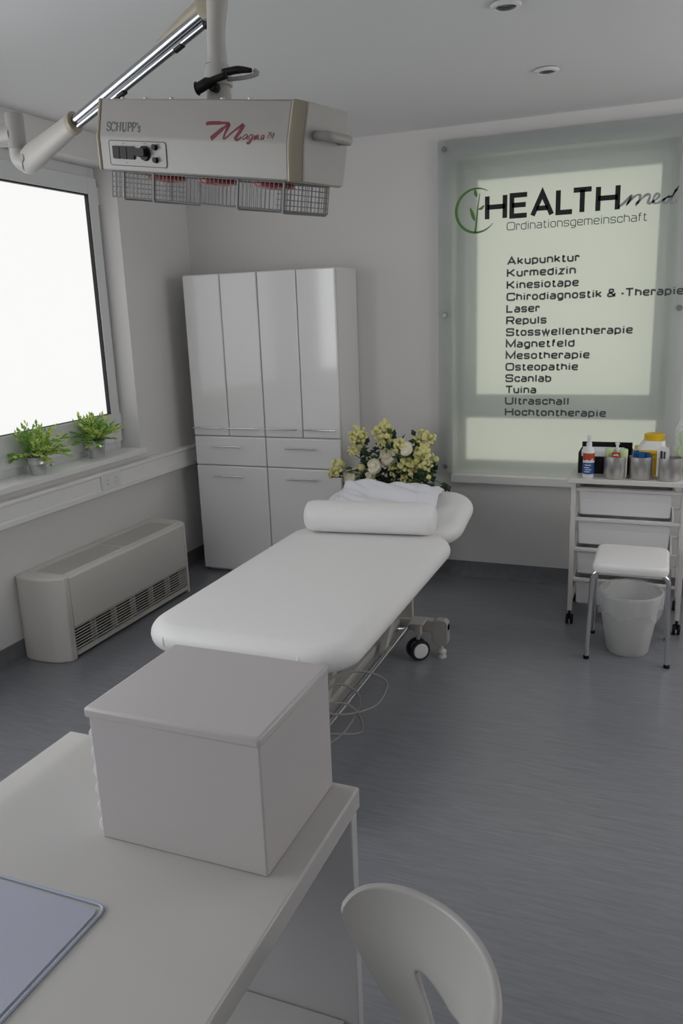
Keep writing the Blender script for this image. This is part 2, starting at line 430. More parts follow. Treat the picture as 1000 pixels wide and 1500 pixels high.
def write(bm, text, x0, x1, base, cap, weight, put, gap=0.30):
    """squarish sign lettering from x0 to x1 on the line base; cap = height of capitals, weight = stroke"""
    xh = cap * 0.76; t = weight
    adv = []; tot = 0.0
    for i, ch in enumerate(text):
        w = GL[ch][0] * xh * 1.0 if not GL[ch][1] else GL[ch][0] * cap
        kn = KERN.get((ch, text[i + 1]) if i + 1 < len(text) else None, 0) * cap
        adv.append((w + t, kn)); tot += w + t + gap * xh * 0.6 + kn
    tot -= gap * xh * 0.6
    k = (x1 - x0) / tot; x = x0
    for ch, (a, kn) in zip(text, adv):
        w, iscap, paths = GL[ch]
        H = cap if iscap else xh
        for rnd, closed, pts in paths:
            q = [(x + (t / 2 + p[0] * (a - t)) * k, base + t / 2 + p[1] * (H - t)) for p in pts]
            if rnd: q = roundpoly(q, 0.34 * xh, closed, 5)
            stroke(bm, q, t, put, closed)
        x += (a + gap * xh * 0.6 + kn) * k

# ------------------------------------------------------------------ the room
XW, YB, ZC = -2.80, 4.53, 2.50
XR, YF = 1.5, -1.5
bm = B(); box(bm, XW - .3, XR + .2, YF - .2, YB + .3, -0.12, 0); tag(obj('floor', bm, M['floor'], smooth=0), kind='structure')
bm = B(); box(bm, XW - .3, XR + .2, YF - .2, YB + .3, ZC, ZC + .12); tag(obj('ceiling', bm, M['ceil'], smooth=0), kind='structure')

W1 = (2.36, 3.845, 0.835, 2.364)       # left window opening y0 y1 z0 z1
FILL_W3 = (-0.9, 1.85, 0.835, 2.364)        # unseen window added beside the desk, same wall, to brighten the room
W2 = (-1.133, 0.003, 0.60, 2.345)      # back window opening x0 x1 z0 z1
bm = B()
ys = [YF - .2, FILL_W3[0], FILL_W3[1], W1[0], W1[1], YB]
for i in (0, 2, 4): box(bm, XW - .3, XW, ys[i], ys[i + 1], 0, ZC)
for w in (FILL_W3, W1):
    box(bm, XW - .3, XW, w[0], w[1], 0, w[2] - .02); box(bm, XW - .3, XW, w[0], w[1], w[3], ZC)
tag(obj('wall_left', bm, M['wall'], smooth=0), kind='structure')
bm = B()
box(bm, XW - .3, W2[0], YB, YB + .3, 0, ZC); box(bm, W2[1], XR + .2, YB, YB + .3, 0, ZC)
box(bm, W2[0], W2[1], YB, YB + .3, 0, W2[2] - .02); box(bm, W2[0], W2[1], YB, YB + .3, W2[3], ZC)
tag(obj('wall_back', bm, M['wall'], smooth=0), kind='structure')
FILL_W4 = (2.3, 4.2, .90, 2.25)             # unseen window added in the right-hand wall as fill light
bm = B(); box(bm, XR, XR + .2, YF - .2, FILL_W4[0], 0, ZC); box(bm, XR, XR + .2, FILL_W4[1], YB, 0, ZC)
box(bm, XR, XR + .2, FILL_W4[0], FILL_W4[1], 0, FILL_W4[2]); box(bm, XR, XR + .2, FILL_W4[0], FILL_W4[1], FILL_W4[3], ZC)
tag(obj('wall_right', bm, M['wall'], smooth=0), kind='structure')
FILL_W5 = (-1.4, 1.0, .90, 2.25)            # window added behind the camera as fill light, unseen
bm = B(); box(bm, XW, FILL_W5[0], YF - .2, YF, 0, ZC); box(bm, FILL_W5[1], XR, YF - .2, YF, 0, ZC)
box(bm, FILL_W5[0], FILL_W5[1], YF - .2, YF, 0, FILL_W5[2]); box(bm, FILL_W5[0], FILL_W5[1], YF - .2, YF, FILL_W5[3], ZC)
tag(obj('wall_front', bm, M['wall'], smooth=0), kind='structure')
# coved vinyl upstands
def upstand(name, pts, axis, a, b):
    bm = B(); prism(bm, pts, axis, a, b); tag(obj(name, bm, M['skirt'], smooth=30), kind='structure')
upstand('baseboard_left', [(XW, 0), (XW + .03, 0), (XW + .012, .01), (XW + .005, .03), (XW + .004, .098), (XW, .098)], 'y', YF, YB)
upstand('baseboard_back', [(YB, 0), (YB - .03, 0), (YB - .012, .01), (YB - .005, .03), (YB - .004, .098), (YB, .098)], 'x', XW + .03, XR)

# ---- windows
def window_left(name, w, pane_mat):
    r = bpy.data.objects.new(name, None); COL.objects.link(r); r['kind'] = 'structure'
    y0, y1, z0, z1 = w; xf = XW - .135
    bm = B()   # fixed frame
    box(bm, xf - .07, xf, y0, y0 + .05, z0, z1); box(bm, xf - .07, xf, y1 - .05, y1, z0, z1)
    box(bm, xf - .07, xf, y0 + .05, y1 - .05, z0, z0 + .05); box(bm, xf - .07, xf, y0 + .05, y1 - .05, z1 - .09, z1)
    obj('window_frame', bm, M['pvc'], r, bevel=.004)
    s = .022; gy0, gy1, gz0, gz1 = y0 + .1, y1 - .088, z0 + .215, 2.222
    sy0, sy1, sz0, sz1 = y0 + .02, y1 - .014, z0 + .05, 2.31
    bm = B()
    box(bm, xf, xf + s, sy0, gy0, sz0, sz1); box(bm, xf, xf + s, gy1, sy1, sz0, sz1)
    box(bm, xf, xf + s, gy0, gy1, sz0, gz0); box(bm, xf, xf + s, gy0, gy1, gz1, sz1)
    obj('sash', bm, M['pvc'], r, bevel=.005)
    bm = B(); g = .007; xg0, xg1 = xf - .004, xf + .016
    box(bm, xg0, xg1, gy0, gy0 + g, gz0, gz1); box(bm, xg0, xg1, gy1 - g, gy1, gz0, gz1)
    box(bm, xg0, xg1, gy0 + g, gy1 - g, gz0, gz0 + g * .5); box(bm, xg0, xg1, gy0 + g, gy1 - g, gz1 - g, gz1)
    obj('gasket', bm, M['rubber'], r, smooth=0)
    bm = B(); box(bm, xf - .02, xf - .004, gy0 - .005, gy1 + .005, gz0 - .005, gz1 + .005)
    obj('pane', bm, pane_mat, r, smooth=0)
    for z in (1.0, 2.22):
        bm = B(); tube(bm, [(xf + s * .6, sy1 + .007, z - .045), (xf + s * .6, sy1 + .007, z + .045)], .008, 10)
        obj('hinge', bm, M['pvc'], r)
    return r
window_left('window_1', W1, M['w1'])
window_left('fill_window_3', FILL_W3, M['fill_w3'])  # added out of view for its light
def sill_left(name, w):
    y0, y1 = w[0], w[1]
    bm = B(); box(bm, XW - .135, XW, y0, y1, .815, .846); box(bm, XW, XW + .035, y0 - .01, y1 + .012, .815, .846)
    bmesh.ops.remove_doubles(bm, verts=bm.verts, dist=1e-4)
    tag(obj(name, bm, M['sill'], bevel=.004), kind='structure')
sill_left('trim_1', W1); sill_left('trim_2', FILL_W3)

def window_back():
    r = bpy.data.objects.new('window_2', None); COL.objects.link(r); r['kind'] = 'structure'
    x0, x1, z0, z1 = W2; yf = YB + .15
    z0 = .625
    bm = B()
    box(bm, x0, x0 + .045, yf, yf + .07, z0, z1); box(bm, x1 - .045, x1, yf, yf + .07, z0, z1)
    box(bm, x0 + .045, x1 - .045, yf, yf + .07, z0, z0 + .06); box(bm, x0 + .045, x1 - .045, yf, yf + .07, z1 - .05, z1)
    box(bm, x0 + .045, x1 - .045, yf, yf + .07, .935, .985)
    obj('window_frame', bm, M['pvc'], r, bevel=.004)
    gx0, gx1, gz0, gz1 = -1.022, -.082, 1.075, 2.236
    sx0, sx1, sz0, sz1 = x0 + .034, x1 - .034, .965, 2.31
    y1 = yf - .022
    bm = B()
    box(bm, sx0, gx0, y1, yf, sz0, sz1); box(bm, gx1, sx1, y1, yf, sz0, sz1)
    box(bm, gx0, gx1, y1, yf, sz0, gz0); box(bm, gx0, gx1, y1, yf, gz1, sz1)
    obj('sash', bm, M['pvc'], r, bevel=.005)
    bm = B(); box(bm, gx0 - .01, gx1 + .01, yf - .004, yf + .012, gz0 - .01, gz1 + .01); obj('pane', bm, M['w2'], r, smooth=0)
    bm = B(); box(bm, x0 + .04, x1 - .04, yf + .02, yf + .032, z0 + .05, .94); obj('pane', bm, M['w2'], r, smooth=0)
    bm = B()
    box(bm, sx0 + .018, sx0 + .046, y1 - .012, y1, 1.46, 1.54)
    tube(bm, [(sx0 + .032, y1 - .01, 1.50), (sx0 + .032, y1 - .04, 1.50), (sx0 + .032, y1 - .045, 1.51), (sx0 + .032, y1 - .045, 1.64)], .010, 10)
    obj('window_handle', bm, M['white'], r)
    for z in (1.02, 2.2):
        bm = B(); tube(bm, [(sx1 + .01, y1 + .01, z - .05), (sx1 + .01, y1 + .01, z + .05)], .009, 10); obj('hinge', bm, M['pvc'], r)
window_back()
bm = B(); box(bm, W2[0], W2[1], YB, YB + .15, .578, .625); box(bm, W2[0] - .004, W2[1] + .03, YB - .028, YB, .578, .625)
bmesh.ops.remove_doubles(bm, verts=bm.verts, dist=1e-4)
tag(obj('trim_3', bm, M['sill'], bevel=.004), kind='structure')

def fill_window_right():  # made-up light source in the unseen right wall
    r = bpy.data.objects.new('fill_window_4', None); COL.objects.link(r); r['kind'] = 'structure'
    y0, y1, z0, z1 = FILL_W4; x = XR + .10
    bm = B()
    box(bm, x, x + .07, y0, y0 + .09, z0, z1); box(bm, x, x + .07, y1 - .09, y1, z0, z1); box(bm, x, x + .07, 3.205, 3.295, z0 + .09, z1 - .09)
    box(bm, x, x + .07, y0 + .09, y1 - .09, z0, z0 + .09); box(bm, x, x + .07, y0 + .09, y1 - .09, z1 - .09, z1)
    obj('window_frame', bm, M['pvc'], r, bevel=.004)
    bm = B(); box(bm, x + .03, x + .045, y0 + .05, y1 - .05, z0 + .05, z1 - .05); obj('pane', bm, M['fill_w4'], r, smooth=0)
fill_window_right()

def fill_window_rear():  # made-up light source in the unseen rear wall
    r = bpy.data.objects.new('fill_window_5', None); COL.objects.link(r); r['kind'] = 'structure'
    x0, x1, z0, z1 = FILL_W5; y = YF - .12
    bm = B()
    box(bm, x0, x0 + .09, y, y + .07, z0, z1); box(bm, x1 - .09, x1, y, y + .07, z0, z1); box(bm, -.245, -.155, y, y + .07, z0 + .09, z1 - .09)
    box(bm, x0 + .09, x1 - .09, y, y + .07, z0, z0 + .09); box(bm, x0 + .09, x1 - .09, y, y + .07, z1 - .09, z1)
    obj('window_frame', bm, M['pvc'], r, bevel=.004)
    bm = B(); box(bm, x0 + .05, x1 - .05, y + .02, y + .035, z0 + .05, z1 - .05); obj('pane', bm, M['fill_w5'], r, smooth=0)
fill_window_rear()

# cable trunking along the left wall
bm = B()
tp = [(XW, .660), (XW + .045, .660), (XW + .055, .668), (XW + .055, .690), (XW + .048, .696), (XW + .048, .762), (XW + .055, .768), (XW + .055, .776), (XW + .045, .784), (XW, .784)]
prism(bm, tp, 'y', YF, YB)
tag(obj('trim_4', bm, M['sill'], smooth=25), kind='structure')

# double socket in the trunking
t = thing('wall_socket', 'white double power socket set in the cable trunking under the left window', 'socket', (XW + .048, 3.479, .728))
bm = B()
box(bm, XW + .048, XW + .059, 3.397, 3.561, .689, .767); obj('cover_plate', bm, M['white'], t, bevel=.003)
for yc in (3.441, 3.517):
    bm = B(); lathe(bm, [(.021, .0112), (.021, .0114), (.019, .0116), (.018, .0100), (.006, .0098)], (XW + .048, yc, .728), 24, 'x', cap0=False)
    s = obj('socket_well', bm, M['beige'], t)
    bm = B()
    for dz in (-.0095, .0095): lathe(bm, [(.0028, .0115), (.0028, .0120)], (XW + .048, yc, .728 + dz), 10, 'x')
    obj('contact_hole', bm, M['dark'], s)

# downlights in the ceiling
for i, (x, y, lab) in enumerate(((-.541, 2.868, 'round recessed ceiling downlight nearer the camera, cut by the upper photo edge'),
                               (-.526, 3.687, 'round recessed ceiling downlight nearer the glass sign wall'))):
    t = thing('downlight', lab, 'ceiling light', (x, y, ZC), 'recessed ceiling downlights')
    bm = B(); lathe(bm, [(.034, -.001), (.044, -.001), (.050, -.004), (.046, -.012), (.036, -.014), (.034, -.010)], (x, y, ZC), 32, cap0=False, cap1=False)
    obj('trim_ring', bm, M['ceil'], t)
    bm = B(); lathe(bm, [(.035, -.003), (.022, -.0015), (.004, -.0010)], (x, y, ZC), 32); obj('reflector', bm, M['lens'], t)

# ------------------------------------------------------------------ tall cabinet
CX0, CX1, CY = -2.661, -1.697, 4.20
def cabinet(x0, x1, splits, label, hx):
    t = thing('tall_cabinet', label, 'cabinet', ((x0 + x1) / 2, 4.36, 0), 'tall white cabinets')
    bm = B(); box(bm, x0, x1, CY + .02, YB - .004, .02, 1.805); box(bm, x0 + .02, x1 - .02, CY + .045, YB - .02, 0, .02)
    obj('carcass', bm, M['carcass'], t, bevel=.002)
    g = .0022; f0, f1 = CY, CY + .0185
    def front(name, a, b, z0, z1, hc, hz):
        bm = B(); box(bm, a + g, b - g, f0, f1, z0, z1)
        d = obj(name, bm, M['gloss'], t, bevel=.007, seg=3)
        w = .1; bm = B()
        tube(bm, [(hc - w, f0 - .028, hz), (hc + w, f0 - .028, hz)], .0048, 12)
        for s in (-1, 1): tube(bm, [(hc + s * (w - .03), f0 - .028, hz), (hc + s * (w - .03), f0 + .002, hz)], .0045, 8)
        tag(obj('handle', bm, M['chrome'], d), 'chrome bar handle')
    for (a, b), h in zip(zip(splits, splits[1:]), hx[:2]): front('door', a, b, .868, 1.803, h, .918)
    front('drawer', x0, x1, .688, .863, hx[2], .806)
    front('door', x0, x1, .022, .683, hx[2], .624)
    return t
XM = -2.1765
cabinet(CX0, XM, [CX0, -2.4155, XM], 'tall white gloss cabinet in the corner, left one of the pair', [-2.548, -2.306, -2.430])
cabinet(XM + .001, CX1, [XM + .001, -1.932, CX1], 'tall white gloss cabinet beside the yellow flowers, right one of the pair', [-2.056, -1.817, -1.940])

# ------------------------------------------------------------------ fan coil unit under the window
t = thing('fan_coil_unit', 'beige floor standing fan convector with grilles under the left window', 'convector heater', (-2.67, 3.32, 0))
FX, FY0, FY1, FZ = -2.538, 2.745, 3.885, .418
def endcap(sgn, ya, yb):
    # plan of an end: bowed outside, chamfered to the front; ya inner side, yb outer side
    o = lambda d: yb - sgn * d
    plan = [(XW + .004, ya), (XW + .004, o(.022)), (-2.75, o(.006)), (-2.69, o(0)), (-2.62, o(.006)), (-2.585, o(.016)), (FX + .003, o(.052)), (FX, o(.062)), (FX, ya)]
    bm = B(); prism(bm, plan, 'z', 0, FZ)
    return bm
obj('end_panel', endcap(-1, 2.835, FY0), M['beige'], t, bevel=.009, seg=3)
obj('end_panel', endcap(1, 3.812, FY1 - .01), M['beige'], t, bevel=.009, seg=3)
bm = B()
prism(bm, [(-2.556, .165), (FX - .001, .165), (FX - .001, .405), (-2.548, .415), (-2.556, .415)], 'y', 2.836, 3.811); obj('front_panel', bm, M['beige'], t, bevel=.003)
bm = B(); box(bm, XW + .004, -2.557, 2.836, 3.811, .17, .40); box(bm, XW + .004, -2.60, 2.836, 3.811, .03, .17); obj('inner_body', bm, M['dark'], t, smooth=0)
bm = B()   # rim round the top grille
box(bm, XW + .004, XW + .05, 2.836, 3.811, .402, FZ); box(bm, -2.585, -2.5565, 2.836, 3.811, .402, FZ - .001)
box(bm, XW + .05, -2.585, 2.836, 2.85, .402, FZ - .002); box(bm, XW + .05, -2.585, 3.797, 3.811, .402, FZ - .002); box(bm, XW + .05, -2.585, 3.318, 3.33, .402, FZ - .002)
obj('top_rim', bm, M['beige'], t, bevel=.002)
bm = B()
n = 15
for k in range(n):
    x = XW + .055 + (.155 - .005) * k / (n - 1)
    box(bm, x, x + .0042, 2.85, 3.797, .406, FZ - .003)
for k in range(40): box(bm, XW + .05, -2.585, 2.86 + k * .0238, 2.8625 + k * .0238, .404, FZ - .008)
obj('top_grille', bm, M['beigedk'], t, smooth=0)
bm = B()   # return air grille
for k in range(9):
    z = .036 + k * .0145
    prism(bm, [(-2.546, z + .0008), (FX - .003, z), (FX - .003, z + .0032), (-2.546, z + .004)], 'y', 2.836, 3.811)
for k in range(1, 6):
    y = 2.836 + .975 * k / 6; box(bm, -2.585, -2.552, y - .0025, y + .0025, .02, .165)
box(bm, -2.58, FX - .001, 2.836, 3.811, .018, .034); box(bm, -2.58, FX - .001, 2.836, 3.811, .160, .165)
obj('front_grille', bm, M['beigedk'], t, smooth=0)

# ------------------------------------------------------------------ potted plants on the sill
def leaf(bm, p, d, ln, w, nrm, mi):
    d = d.normalized(); s = d.cross(nrm)
    if s.length < 1e-4: s = d.cross(Vector((1, 0, 0)))
    s.normalize(); n = s.cross(d)
    v = [bm.verts.new(p), bm.verts.new(p + d * ln * .45 + s * w / 2 - n * w * .12), bm.verts.new(p + d * ln - n * ln * .12), bm.verts.new(p + d * ln * .45 - s * w / 2 - n * w * .12)]
    m = bm.verts.new(p + d * ln * .5 + n * w * .1)
    for a, b in ((0, 1), (1, 2), (2, 3), (3, 0)):
        f = bm.faces.new((v[a], v[b], m)); f.material_index = mi
def sill_plant(c, rb, rt_, h, fr, fh, seed, label):
    rnd = random.Random(seed)
    t = thing('potted_plant', label, 'potted plant', c, 'potted plants on the window sill')
    bm = B()
    lathe(bm, [(rb, 0), (rb * 1.01, .003), (rb + (rt_ - rb) * .55, h * .55), (rb + (rt_ - rb) * .57 + .0018, h * .58), (rb + (rt_ - rb) * .66 + .0018, h * .64), (rb + (rt_ - rb) * .68, h * .67),
               (rt_, h * .97), (rt_ + .002, h), (rt_ - .001, h), (rt_ - .003, h * .9), (rt_ - .006, h * .8)], c, 32, cap1=False)
    obj('pot', bm, M['zinc'], t, smooth=50)
    bm = B(); lathe(bm, [(rt_ - .004, h * .84), (rt_ * .5, h * .9), (.002, h * .92)], c, 20, cap0=False); obj('soil', bm, M['soil'], t)
    bm = B(); bs = B()
    top = Vector((c[0], c[1], c[2] + h * .88))
    for i in range(44):
        a = rnd.uniform(0, 2 * PI); el = rnd.uniform(.35, 1.45) if i > 4 else rnd.uniform(0, .3)
        L = (fr * math.cos(el) + fh * abs(math.sin(el))) * rnd.uniform(.7, 1.02)
        d = Vector((math.cos(a) * math.cos(el), math.sin(a) * math.cos(el), math.sin(el)))
        if d.x < -.35: d.x *= .5
        p0 = top + Vector((math.cos(a), math.sin(a), 0)) * rt_ * rnd.uniform(.1, .6) + Vector((0, 0, .01))
        pts = []
        for k in range(6):
            s = k / 5
            pts.append(p0 + d * L * s + Vector((0, 0, -.25 * L * s * s * math.cos(el))) + Vector((rnd.gauss(0, .003), rnd.gauss(0, .003), 0)))
        tube(bs, pts, [.0013 * (1 - .6 * k / 5) for k in range(6)], 5)
        pal = 1 if rnd.random() < .42 else 0
        nl = 11
        for k in range(nl):
            s = .22 + .78 * k / (nl - 1); i0 = min(int(s * 5), 4); f = s * 5 - i0
            p = pts[i0].lerp(pts[i0 + 1], f); dd = (pts[i0 + 1] - pts[i0]).normalized()
            side = dd.cross(Vector((0, 0, 1)));
            if side.length < .1: side = Vector((math.cos(a + 1.5), math.sin(a + 1.5), 0))
            side.normalize()
            sd = side * (1 if k % 2 else -1) + dd * .9 + Vector((0, 0, rnd.uniform(-.2, .5)))
            if k == nl - 1: sd = dd
            leaf(bm, p, sd, rnd.uniform(.024, .038), rnd.uniform(.011, .017), Vector((.7 + rnd.gauss(0, .5), -.5 + rnd.gauss(0, .5), .6)), pal if rnd.random() < .8 else 1 - pal)
    obj('foliage', bm, None, t, smooth=0, mats=[M['leafA'], M['leafB']])
    obj('stems', bs, M['stem'], t)
sill_plant((-2.842, 3.055, .846), .036, .047, .088, .115, .165, 5, 'feathery green plant in zinc pot, at the left on the window sill')
sill_plant((-2.846, 3.512, .846), .038, .050, .098, .10, .14, 11, 'feathery green plant in zinc pot near the reveal end of the window sill')

# ------------------------------------------------------------------ massage table
BX0, BX1 = -1.585, -.825
t = thing('massage_table', 'long white padded massage table with raised head section on a wheeled steel base', 'massage table', (-1.2, 2.9, 0))
bm = B(); cushion(bm, BX0, BX1, 2.03, 3.395, .495, .595, .15, .055, dome=.006, n=10)
matt = obj('lying_surface', bm, M['vinyl'], t, smooth=180)
for (x, y, dx) in ((-1.475, 2.037, .0), (-.99, 2.033, .0)):
    bm = B()
    tube(bm, catmull([(x - .004, y + .022, .574), (x + .004, y - .001, .556), (x + .010, y + .002, .530)], 5), [.002] + [.0045] * 8 + [.0025] * 2, 8)
    obj('seam_tuck', bm, M['vinyl'], matt, smooth=180)
HA = math.radians(11.5)
def head_tf(bm, hinge=(0, 3.375, .545)):
    h = Vector(hinge)
    bmesh.ops.rotate(bm, cent=h, matrix=Matrix.Rotation(HA, 3, 'X'), verts=bm.verts)
bm = B(); cushion(bm, BX0 + .006, BX1 - .004, 3.385, 3.865, .497, .597, .15, .055, dome=.006, n=10); head_tf(bm)
obj('head_section', bm, M['vinyl'], t, smooth=180)
bm = B()   # upper frame under the upholstery
for x in (-1.46, -1.0): box(bm, x - .02, x + .02, 2.12, 3.36, .455, .494)
box(bm, -1.48, -.98, 2.14, 2.18, .455, .494); box(bm, -1.48, -.98, 3.30, 3.34, .455, .494)
obj('upper_frame', bm, M['frame'], t, bevel=.004)
bm = B()
for x in (-1.42, -1.04): box(bm, x - .018, x + .018, 3.4, 3.80, .462, .496)
box(bm, -1.44, -1.02, 3.76, 3.80, .462, .496); head_tf(bm); obj('head_frame', bm, M['frame'], t, bevel=.004)
for x in (-1.31, -1.115):
    bm = B(); box(bm, x - .028, x + .028, 2.04, 3.35, .115, .175); obj('base_beam', bm, M['frame'], t, bevel=.006)
for x in (-1.37, -1.055):
    for (ya, yb) in ((2.25, 2.58), (2.98, 3.31)):
        bm = B(); prism(bm, [(ya, .15), (ya + .05, .15), (yb + .05, .47), (yb, .47)], 'x', x - .014, x + .014)
        obj('lifting_arm', bm, M['frame'], t, bevel=.004)
bm = B(); tube(bm, [(-1.21, 2.55, .18), (-1.21, 2.95, .33)], .024, 16); tube(bm, [(-1.21, 2.93, .32), (-1.21, 3.12, .40)], .012, 12); box(bm, -1.27, -1.15, 2.42, 2.58, .14, .24)
obj('lift_motor', bm, M['frame'], t, bevel=.005)
bm = B(); tube(bm, [(-1.028, 2.06, .165), (-1.028, 3.29, .165)], .010, 12)
for y in (2.08, 3.27): tube(bm, [(-1.028, y, .165), (-1.10, y, .150)], .008, 8)
obj('foot_bar', bm, M['chrome'], t)
def turn(bm, x, y): bmesh.ops.rotate(bm, cent=(x, y, 0), matrix=Matrix.Rotation(math.radians(-48), 3, 'Z'), verts=bm.verts)
for yc, hw in ((3.37, .338), (2.02, .30)):
    bm = B()
    prism(bm, rrect(-1.2 - hw, -1.2 + hw, .122, .180, .012, 3), 'y', yc - .022, yc + .022)
    for s in (-1, 1):
        e = -1.2 + s * hw; i = e - s * .075
        a, b_ = sorted((e, i)); prism(bm, rrect(a, b_, .062, .186, .022, 5), 'y', yc - .0225, yc + .0225)
    cb = obj('cross_beam', bm, M['frame'], t, bevel=.003)
    for s in (-1, 1):
        e = -1.2 + s * (hw - .033)
        bm = B(); tube(bm, [(e, yc, .075), (e, yc, .03)], .009, 10); lathe(bm, [(.014, .04), (.022, .03), (.022, .022), (.012, .018), (.020, .012), (.023, .0)], (e, yc, 0), 20)
        obj('levelling_foot', bm, M['beigedk'], cb)
        cx = -1.2 + s * (hw - .13); cyy = yc - .055
        bm = B(); box(bm, cx - .034, cx + .034, yc - .09, yc - .022, .176, .186); box(bm, cx - .016, cx + .016, yc - .07, yc - .035, .118, .178)
        tube(bm, [(cx, cyy, .12), (cx, cyy, .096)], .010, 10)
        br = obj('castor_bracket', bm, M['frame'], cb, bevel=.004)
        cz = .050
        for k, off in enumerate((-.020, .020)):
            bm = B(); lathe(bm, [(.030, -.012), (.046, -.010), (.050, -.004), (.050, .004), (.046, .010), (.030, .012)], (cx + off, cyy, cz), 28, 'x'); turn(bm, cx, cyy); obj('castor_tyre', bm, M['tyre'], br)
            bm = B(); lathe(bm, [(.034, -.014), (.036, -.0125), (.036, .0125), (.033, .0150), (.010, .0160)], (cx + off, cyy, cz), 24, 'x'); turn(bm, cx, cyy); tag(obj('castor_hub', bm, M['white'], br), 'white castor hub')
    bm = B(); box(bm, -1.09, -1.03, yc - .012, yc + .012, .178, .30); obj('upright', bm, M['frame'], t, bevel=.003)
# looped power cable hanging at the right edge of the base
bm = B()
loop = [(-1.02, 2.05, .50), (-1.015, 2.10, .43), (-1.00, 2.20, .385), (-.985, 2.36, .36), (-.945, 2.52, .30), (-.90, 2.60, .225), (-.915, 2.52, .175), (-.97, 2.40, .19), (-1.01, 2.28, .25), (-1.01, 2.24, .315),
        (-.985, 2.32, .34), (-.955, 2.42, .27), (-.96, 2.46, .19), (-.98, 2.36, .14), (-1.01, 2.23, .15), (-1.03, 2.20, .22), (-1.01, 2.25, .28), (-.98, 2.36, .25), (-.955, 2.44, .17), (-.95, 2.44, .10), (-1.0, 2.30, .16), (-1.06, 2.18, .22)]
tube(bm, catmull(loop, 7), .0042, 8); obj('power_cable', bm, M['cable'], t, smooth=180)

# bolster
t = tag(obj('bolster_pillow', (lambda bm: (lathe(bm, [(.002, -.298), (.045, -.297), (.062, -.288), (.070, -.268), (.072, -.24), (.0725, 0), (.072, .24), (.070, .268), (.062, .288), (.045, .297), (.002, .298)], (0, 0, 0), 40, 'x'), bm)[1])(B()), M['vinyl'], smooth=180),
        'white cylindrical bolster lying across the massage table at its head end', 'bolster')
t.location = (-1.2, 3.285, .671); t.rotation_euler = (0, 0, math.radians(7))

# rumpled white cloth on the head section
def cloth():
    bm = B(); nx, ny = 60, 46
    x0, x1, y0, y1 = -1.50, -.985, 3.45, 3.845
    g = []
    for j in range(ny + 1):
        row = []
        for i in range(nx + 1):
            u, v = i / nx, j / ny
            x = x0 + (x1 - x0) * u + .012 * math.sin(v * 5); y = y0 + (y1 - y0) * v + .01 * math.sin(u * 7)
            n = noise.noise(Vector((x * 5 + y * 9, y * 4, 1.3))) * .030 + noise.noise(Vector((x * 16 + y * 22, y * 9, 4.7))) * .018
            z = .603 + .024 + n
            if u > .80:   # folded over roll on the right edge
                z += .012 * math.sin(min(1, (u - .80) / .18) * PI) ** .6 if u < .98 else 0
            if u < .05: z -= .008
            if v > .93: z -= .045 * ((v - .93) / .07) ** 1.6
            row.append(bm.verts.new((x, y, max(z, .6045) if v <= .93 else z)))
        g.append(row)
    for j in range(ny):
        for i in range(nx): bm.faces.new((g[j][i], g[j][i + 1], g[j + 1][i + 1], g[j + 1][i]))
    head_tf(bm)
    return bm
tag(obj('folded_cloth', cloth(), M['cloth'], smooth=180, solid=.004), 'rumpled white cotton cloth spread on the raised head section behind the bolster', 'cloth')

# ------------------------------------------------------------------ flowers behind the table
t = thing('flower_arrangement', 'bouquet of pale yellow and cream flowers behind the massage table head', 'flowers', (-1.40, 4.17, 0))
bm = B(); lathe(bm, [(.085, 0), (.10, .01), (.13, .25), (.125, .42), (.095, .54), (.10, .56), (.092, .555), (.085, .5)], (-1.40, 4.19, 0), 32); obj('vase', bm, M['vase'], t, smooth=60)
FL = [('c', -1.525, 4.053, 0.918, 0.042), ('c', -1.534, 4.096, 0.858, 0.03), ('c', -1.562, 4.072, 0.831, 0.026), ('c', -1.394, 4.105, 0.932, 0.05), ('c', -1.392, 4.108, 0.872, 0.033), ('c', -1.286, 4.029, 0.876, 0.032), ('r', -1.246, 4.022, 0.86, 0.032), ('c', -1.178, 4.137, 0.898, 0.043), ('c', -1.167, 4.056, 0.824, 0.049), ('c', -1.14, 4.053, 0.767, 0.026), ('r', -1.391, 4.159, 0.787, 0.044), ('r', -1.447, 4.086, 0.745, 0.036), ('c', -1.35, 4.137, 0.72, 0.03), ('c', -1.252, 4.087, 0.756, 0.046), ('c', -1.646, 4.05, 0.745, 0.039), ('c', -1.684, 4.05, 0.697, 0.02), ('r', -1.598, 4.109, 0.673, 0.036), ('r', -1.573, 4.142, 0.695, 0.027), ('c', -1.472, 4.093, 0.643, 0.03), ('c', -1.284, 4.124, 0.672, 0.027), ('b', -1.112, 4.114, 0.793, 0.017), ('b', -1.127, 4.029, 0.713, 0.013), ('r', -1.486, 4.126, 0.69, 0.027), ('b', -1.529, 4.103, 0.735, 0.02)]
rnd = random.Random(21)
bs = B(); bl = B()
base = Vector((-1.40, 4.19, .50))
def blob(bm, c, r, seg=6):
    bmesh.ops.create_icosphere(bm, subdivisions=1, radius=r, matrix=Matrix.Translation(c))
